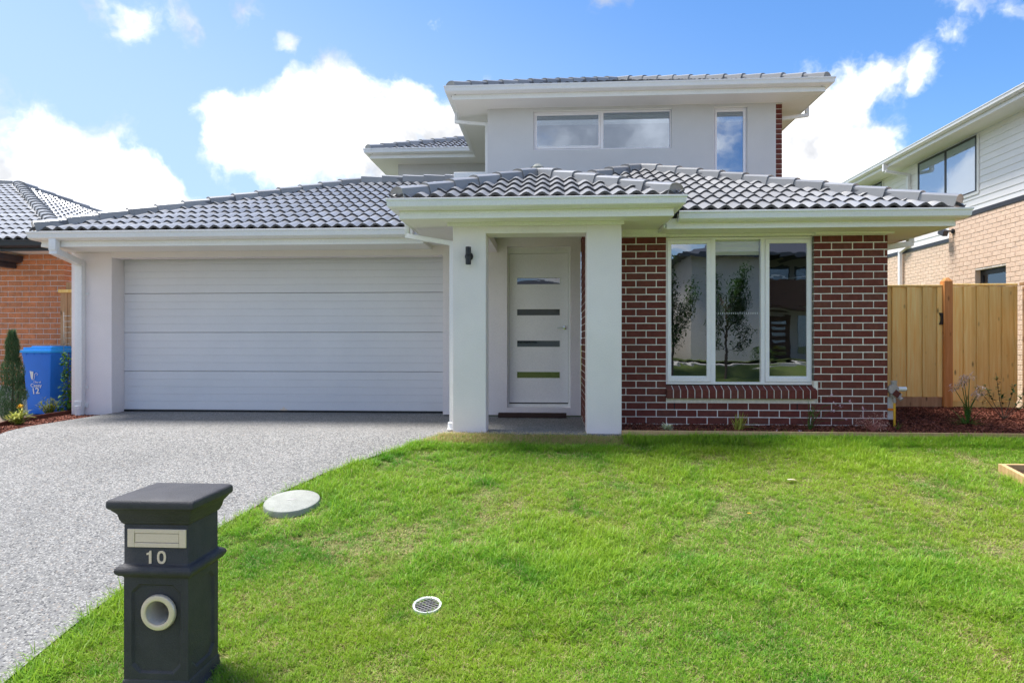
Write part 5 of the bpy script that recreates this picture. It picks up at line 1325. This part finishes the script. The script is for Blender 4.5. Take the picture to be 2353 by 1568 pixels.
for (ex, ez) in ((-.05, .58), (.05, .60), (-.16, .47), (.20, .44), (.10, .36), (-.10, .53)):
    e = Vector((ex*.9, rnd.uniform(-.05, .05), ez*.92)); s.tube([(.01, 0, 0), (ex*.25, 0, ez*.5), e], [.008, .005, .003], 5, False)
    for k in range(60): leaf(fl_, e+rdir(-1, 1)*.045, rdir(-.6, .8), rnd.uniform(.03, .075), .011, bend=.5)
for i in range(60): leaf(m, Vector((rnd.uniform(-.05, .05), rnd.uniform(-.04, .04), .0)), Vector((rnd.uniform(-1, 1), rnd.uniform(-.6, .6), rnd.uniform(.15, .5))), rnd.uniform(.12, .30), .011, bend=.7, segs=4)
for i in range(40): leaf(m, Vector((rnd.uniform(-.05, .05), 0, rnd.uniform(.05, .3))), rdir(.1, .9), .08, .012, bend=.6)
s.build('stem', M['green'], t); m.build('foliage', M['green'], t); fl_.build('flower', M['dryfl'], t)
t = thing('young_shrub', 'young dark green shrub with open branches by the right fence', 'shrub', (wx(2305, 8.5), 8.5, .04))
s = MB(); m = MB()
for (ex, ez, ey) in ((-.22, .42, 0), (-.06, .58, .05), (.10, .44, -.05), (.26, .34, 0), (.34, .24, .05), (-.30, .40, .02), (.04, .30, .1)):
    e = Vector((ex, ey, ez)); md = Vector((ex*.45, ey*.5, ez*.4)); s.tube([(0, 0, 0), md, e], [.006, .004, .002], 5, False)
    for k in range(22):
        f = rnd.uniform(.2, 1); leaf(m, md+(e-md)*f + rdir(-1, 1)*.01, rdir(-.1, .8), rnd.uniform(.05, .085), .026, bend=.4)
s.build('stem', M['bark'], t); m.build('foliage', M['darkgreen'], t)
m = MB()
for i in range(9): leaf(m, Vector((0, 0, 0)), Vector((rnd.uniform(-.7, .9), rnd.uniform(-.3, .3), 1)), rnd.uniform(.07, .12), .009, bend=.7, segs=3)
o = m.build('seedling', M['green']); o.location = (wx(2061, 7.6), 7.6, .012); tag(o, 'tiny grassy weed on the mulch right of the yellow pipe', 'weed')
for (px, py, mat, lbl, cat) in ((1819, 1124, 'dryfl', 'pale dry curled leaf lying on the lawn', 'leaf'), (1728, 1201, 'yelfl', 'small orange petal on the lawn', 'petal')):
    tt = (py-788)/FPX; zc = 2.344/(tt+.18); xc = (px-1176)/FPX*zc; X = xc*math.cos(YAW)-zc*math.sin(YAW); Y = zc*math.cos(YAW)+xc*math.sin(YAW)
    m = MB()
    for k in range(2): leaf(m, Vector((-.04+k*.01, 0, .0)), Vector((1, .2*k, .25)), .09 if mat == 'dryfl' else .035, .035 if mat == 'dryfl' else .02, bend=.6, segs=4)
    o = m.build('fallen_leaf' if mat == 'dryfl' else 'petal', M[mat]); o.location = (X, Y, lawnz(X, Y)+.04); tag(o, lbl, cat)

# ================================================================== scattered stuff: mulch chips
import numpy as np
rs = np.random.RandomState(5)
m = MB()
def chip(x, y, z):
    a = rs.uniform(0, math.pi); ln = rs.uniform(.012, .045); w_ = rs.uniform(.005, .013); tl = rs.uniform(-.5, .5)
    d = Vector((math.cos(a), math.sin(a), tl)).normalized(); s = Vector((-math.sin(a), math.cos(a), rs.uniform(-.4, .4))).normalized(); u = d.cross(s)*.003
    c = Vector((x, y, z+.008)); vs = [c-d*ln/2-s*w_/2+u, c+d*ln/2-s*w_*.3+u, c+d*ln/2+s*w_*.3+u, c-d*ln/2+s*w_/2+u, c-d*ln/2-u, c+d*ln/2-u]
    m.add(vs, [(0, 1, 2, 3), (0, 4, 5, 1), (3, 2, 5, 4)], float(rs.rand()**1.6))
for i in range(26000):
    x = rs.uniform(.80, 6.66); y = 7.30 + 2.45*rs.rand()**1.3
    if x < 3.96 and y > 7.89: continue
    chip(x, y, mulz(x, y))
o = m.build('mulch', M['chips']); tag(o, 'red brown bark mulch spread over the front garden bed', 'mulch', kind='stuff')
m = MB()
for i in range(7000):
    y = rs.uniform(5.0, 9.05); xl = -6.98+.08*max(0, 9.1-y); x = rs.uniform(xl+.02, dlx(y)+.015)
    if y > 8.98 and x > -6.93: continue
    chip(x, y, gz(x, y)-.045)
o = m.build('mulch', M['chips']); tag(o, 'red brown bark mulch strip left of the driveway', 'mulch', kind='stuff')

# ================================================================== lawn grass (geometry nodes: tufts on points)
def tuft(name, n, rad, l0, l1, w, straw, spread, droop):
    m = MB(); st_ = MB()
    for i in range(n):
        a = rnd.uniform(0, math.tau); q = rad*math.sqrt(rnd.random()); p = Vector((q*math.cos(a), q*math.sin(a), -.004))
        a2 = rnd.uniform(0, math.tau); sp_ = spread*rnd.uniform(.3, 1.2); d = Vector((math.cos(a2)*sp_, math.sin(a2)*sp_, 1))
        leaf(m if rnd.random() > straw else st_, p, d, rnd.uniform(l0, l1), w*rnd.uniform(.7, 1.2), bend=droop*rnd.uniform(.4, 1.4), segs=3)
    vs = m.v + st_.v; n0 = len(m.v); fs = m.f + [tuple(i+n0 for i in f) for f in st_.f]; rr = m.r + st_.r
    me = bpy.data.meshes.new(name); me.from_pydata(vs, [], fs); me.materials.append(M['grass']); me.materials.append(M['straw'])
    me.polygons.foreach_set('material_index', [0]*len(m.f) + [1]*len(st_.f)); me.polygons.foreach_set('use_smooth', [True]*len(fs))
    at = me.attributes.new('rnd', 'FLOAT', 'FACE'); at.data.foreach_set('value', rr)
    return bpy.data.objects.new(name, me)
gcol = bpy.data.collections.new('grass_tufts')
specs = [(20, .03, .025, .050, .0030, .12, .9, .9), (20, .03, .025, .045, .0028, .22, 1.2, .9), (18, .03, .03, .06, .0032, .06, .7, 1.0),
         (18, .035, .02, .045, .0028, .55, 1.6, .7), (16, .03, .05, .095, .0034, .06, .6, 1.3), (14, .03, .07, .13, .0040, .04, .5, 1.5), (16, .035, .02, .04, .0026, .95, 1.9, .5)]
for i, s in enumerate(specs): gcol.objects.link(tuft('tuft%02d' % i, *s))

pts = []; kinds = []; scl = []; rots = []
def nz(x, y, s, o): return .5 + .5*noise.noise((x*s+o, y*s-o, o*.37))
def place(n, y0, y1, xmax):
    for i in range(n):
        y = y0 + (y1-y0)*rs.rand(); xl = drx(y) - .01 + .03*noise.noise((y*4, 0, 3)); x = xl + (xmax-xl)*rs.rand()
        if (x+1.9425)**2 < .045 and abs(y-3.244) < .20: continue
        if (x+2.16)**2 + (y-5.33)**2 < .225**2: continue
        if (x+.757)**2 + (y-3.94)**2 < .080**2: continue
        if x > 4.12 and 4.94 < y < 6.30: continue
        v = nz(x, y, 1.1, 5)*.6 + nz(x, y, 3.7, 9)*.4
        tall = nz(x, y, .75, 17)*.65 + nz(x, y, 2.7, 2)*.35
        edge_ = (x - xl) < .22 + .1*nz(0, y, 3, 1) and y < 6.9
        near_wall = y > 6.93
        k = rs.choice([0, 1, 2, 3], p=[.32, .22, .25, .21])
        if v > .585 and rs.rand() < .6: k = 3
        if v > .66 and rs.rand() < .45: k = 6
        if v > .66 and rs.rand() < .35: continue
        if tall > .56 and rs.rand() < .38: k = 4
        if tall > .66 and rs.rand() < .25: k = 5
        if edge_ and rs.rand() < .45: k = rs.choice([4, 5])
        if near_wall and x > .8:
            k = rs.choice([2, 4, 5], p=[.3, .5, .2]) if y < 7.18 else 2
        elif 6.72 < y < 6.86 and rs.rand() < .6 and x < .75: k = 4
        elif y > 6.90 and x < .80: k = rs.choice([6, 3], p=[.93, .07])
        dm = math.hypot(x+2.16, y-5.33)
        if dm < .36 and y < 5.33 and rs.rand() < .55: k = 6
        if x > 4.0 and 4.9 < y < 5.2 : pass
        pts.append((x, y, lawnz(x, y))); kinds.append(int(k)); scl.append(float(rs.uniform(.75, 1.2)) * (1.7 if (k == 6 and y > 6.9) else 1.0)); rots.append((float(rs.normal(0, .12)), float(rs.normal(0, .12)), float(rs.uniform(0, math.tau))))
place(52000, 2.75, 7.262, 5.4)
place(26000, 2.75, 4.6, 3.6)
place(9000, 6.7, 7.262, 6.9)
place(5000, 1.2, 2.75, 3.5)
place(5000, 6.95, 7.262, .85)
me = bpy.data.meshes.new('grass'); me.from_pydata(pts, [], [])
a_ = me.attributes.new('kind_id', 'INT', 'POINT'); a_.data.foreach_set('value', kinds)
a_ = me.attributes.new('tuft_scale', 'FLOAT', 'POINT'); a_.data.foreach_set('value', scl)
a_ = me.attributes.new('tuft_rot', 'FLOAT_VECTOR', 'POINT'); a_.data.foreach_set('vector', [c for r_ in rots for c in r_])
grass = bpy.data.objects.new('grass', me); C.objects.link(grass); tag(grass, 'patchy green lawn grass with dry straw coloured spots', 'grass', kind='stuff')
ng = bpy.data.node_groups.new('grass_nodes', 'GeometryNodeTree')
ng.interface.new_socket('Geometry', in_out='INPUT', socket_type='NodeSocketGeometry'); ng.interface.new_socket('Geometry', in_out='OUTPUT', socket_type='NodeSocketGeometry')
gi, go = ng.nodes.new('NodeGroupInput'), ng.nodes.new('NodeGroupOutput')
iop = ng.nodes.new('GeometryNodeInstanceOnPoints'); ci = ng.nodes.new('GeometryNodeCollectionInfo')
ci.inputs['Collection'].default_value = gcol; ci.inputs['Separate Children'].default_value = True; ci.inputs['Reset Children'].default_value = True
def named(nm, ty):
    q = ng.nodes.new('GeometryNodeInputNamedAttribute'); q.data_type = ty; q.inputs['Name'].default_value = nm; return q.outputs['Attribute']
ng.links.new(gi.outputs[0], iop.inputs['Points']); ng.links.new(ci.outputs[0], iop.inputs['Instance']); iop.inputs['Pick Instance'].default_value = True
ng.links.new(named('kind_id', 'INT'), iop.inputs['Instance Index'])
e2r = ng.nodes.new('FunctionNodeEulerToRotation'); ng.links.new(named('tuft_rot', 'FLOAT_VECTOR'), e2r.inputs[0]); ng.links.new(e2r.outputs[0], iop.inputs['Rotation'])
ng.links.new(named('tuft_scale', 'FLOAT'), iop.inputs['Scale']); ng.links.new(iop.outputs[0], go.inputs[0])
md_ = grass.modifiers.new('grass', 'NODES'); md_.node_group = ng

# ================================================================== ACROSS THE STREET (mirrored in the windows)
oh = thing('opposite_house', 'beige two storey house across the street mirrored in the front window', 'house', (0, 0, 0))
YO = -17.0; G = .1; EV = 5.35
m = MB(); m.box(6.9, 10.6, YO-8, YO, G, EV); m.box(10.6, 20, YO-8, YO-2.2, G, EV); m.box(14.6, 20, YO-2.2, YO-.1, G, EV); m.build('wall', M['beige'], oh)
m = MB(); e = .7
m.add([(6.9-e, YO+e, EV), (20+e, YO+e, EV), (20+e, YO-8-e, EV), (6.9-e, YO-8-e, EV), (11.6, YO-4, EV+2.0), (15.2, YO-4, EV+2.0)], [(0, 1, 5, 4), (1, 2, 5), (2, 3, 4, 5), (3, 0, 4), (3, 2, 1, 0)]); m.build('roof', M['darktile'], oh)
m = MB(); m.box(6.2, 20.7, YO+.68, YO+.72, EV-.16, EV+.05); m.build('fascia', M['charcoal'], oh)
m = MB(); m.box(10.6, 14.6, YO-.4, YO-.1, 2.8, 4.1); m.build('balcony', M['wooddark'], oh)
m = MB(); m.box(10.6, 14.6, YO-2.2, YO-.1, 2.7, 2.8); m.build('balcony_floor', M['wooddark'], oh)
m = MB(); m.box(10.6, 14.6, YO-.27, YO-.23, 4.3, 4.35); m.build('rail', M['gutter'], oh)
for (a, b) in ((10.9, 12.4), (12.8, 14.2)):
    m = MB(); m.box(a, b, YO-2.18, YO-2.15, 3.0, 4.9); f = m.build('window', M['glassdoor'], oh); m = MB(); m.box(a-.08, b+.08, YO-2.19, YO-2.181, 2.9, 5.0); m.build('frame', M['charcoal'], f)
m = MB(); m.box(11.3, 12.5, YO-2.2, YO-2.12, G, 2.4); dd_ = m.build('front_door', M['wooddark'], oh)
for i in range(6): m = MB(); m.box(11.55, 12.25, YO-2.12, YO-2.10, G+.25+i*.34, G+.42+i*.34); m.build('pane', M['glassdoor'], dd_)
m = MB(); m.box(12.9, 14.2, YO-2.2, YO-2.15, G+.3, 2.4); m.build('window', M['glassdoor'], oh)
oh2 = thing('opposite_house', 'low grey single storey house across the street mirrored in the front door glass', 'house', (0, 0, 0))
m = MB(); m.box(-8, 5.0, YO-7, YO, G, 3.0); m.build('wall', M['beige'], oh2)
m = MB(); m.add([(-8.6, YO+.6, 3.0), (5.6, YO+.6, 3.0), (5.6, YO-7.6, 3.0), (-8.6, YO-7.6, 3.0), (-1.5, YO-3.5, 4.75), (-.6, YO-3.5, 4.75)], [(0, 1, 5, 4), (1, 2, 5), (2, 3, 4, 5), (3, 0, 4), (3, 2, 1, 0)]); m.build('roof', M['darktile'], oh2)
for (a, b) in ((-6.5, -4.5), (-2.6, -.8)): m = MB(); m.box(a, b, YO, YO+.04, 1.0, 2.4); m.build('window', M['glassdoor'], oh2)
m = MB(); m.box(.8, 1.7, YO, YO+.04, G, 2.2); m.build('front_door', M['trim'], oh2)
gridsheet('opposite_lawn', -50, 50, -40, -15.0, 4, 4, lambda x, y: .14, M['earth'])
gridsheet('verge', -50, 50, -13.6, -10.9, 4, 4, lambda x, y: gz(x, y)-.02, M['earth'])
def streettree(x, y, h, label, cr, seed, dens=6000):
    t = thing('street_tree', label, 'tree', (x, y, gz(x, y)-.12)); R_ = random.Random(seed)
    s = MB(); s.tube([(0, 0, 0), (.05, 0, h*.35), (0, .05, h*.8)], [.07, .05, .02], 8)
    ends_ = []
    for i in range(12):
        a = R_.uniform(0, math.tau); z0_ = h*R_.uniform(.25, .7); e = Vector((math.cos(a)*cr*R_.uniform(.5, 1), math.sin(a)*cr*R_.uniform(.5, 1), z0_+h*R_.uniform(.1, .28))); s.tube([(0, 0, z0_), e*.5+Vector((0, 0, z0_*.5)), e], [.025, .015, .006], 5); ends_.append(e)
    s.build('trunk', M['bark'], t); m = MB()
    for i in range(dens):
        e = R_.choice(ends_); p = e*R_.uniform(.55, 1.05) + Vector((0, 0, e.z*.15)) + rdir(-1, 1)*R_.uniform(0, .42); leaf(m, p, rdir(-.6, .6), .13, .06)
    m.build('crown', M['treeleaf'], t)
streettree(7.4, -12.4, 4.6, 'slim young tree on the verge, mirrored at the window centre', 1.0, 3)
streettree(5.2, -12.7, 4.6, 'bushy young tree across the street, mirrored at the window left', 1.2, 4)
for (x, y, lb_) in ((9.9, -15.4, 'round shrub on the left of the opposite front garden'), (12.9, -15.4, 'round shrub beside the opposite front door')):
    t = thing('round_shrub', lb_, 'shrub', (x, y, .12)); m = MB()
    for i in range(700):
        d = rdir(-.1, 1); leaf(m, Vector((d.x*.5, d.y*.5, d.z*.55+.1)), d+rdir(-1, 1)*.5, .12, .05)
    m.build('foliage', M['gold'] if x > 11 else M['treeleaf'], t)
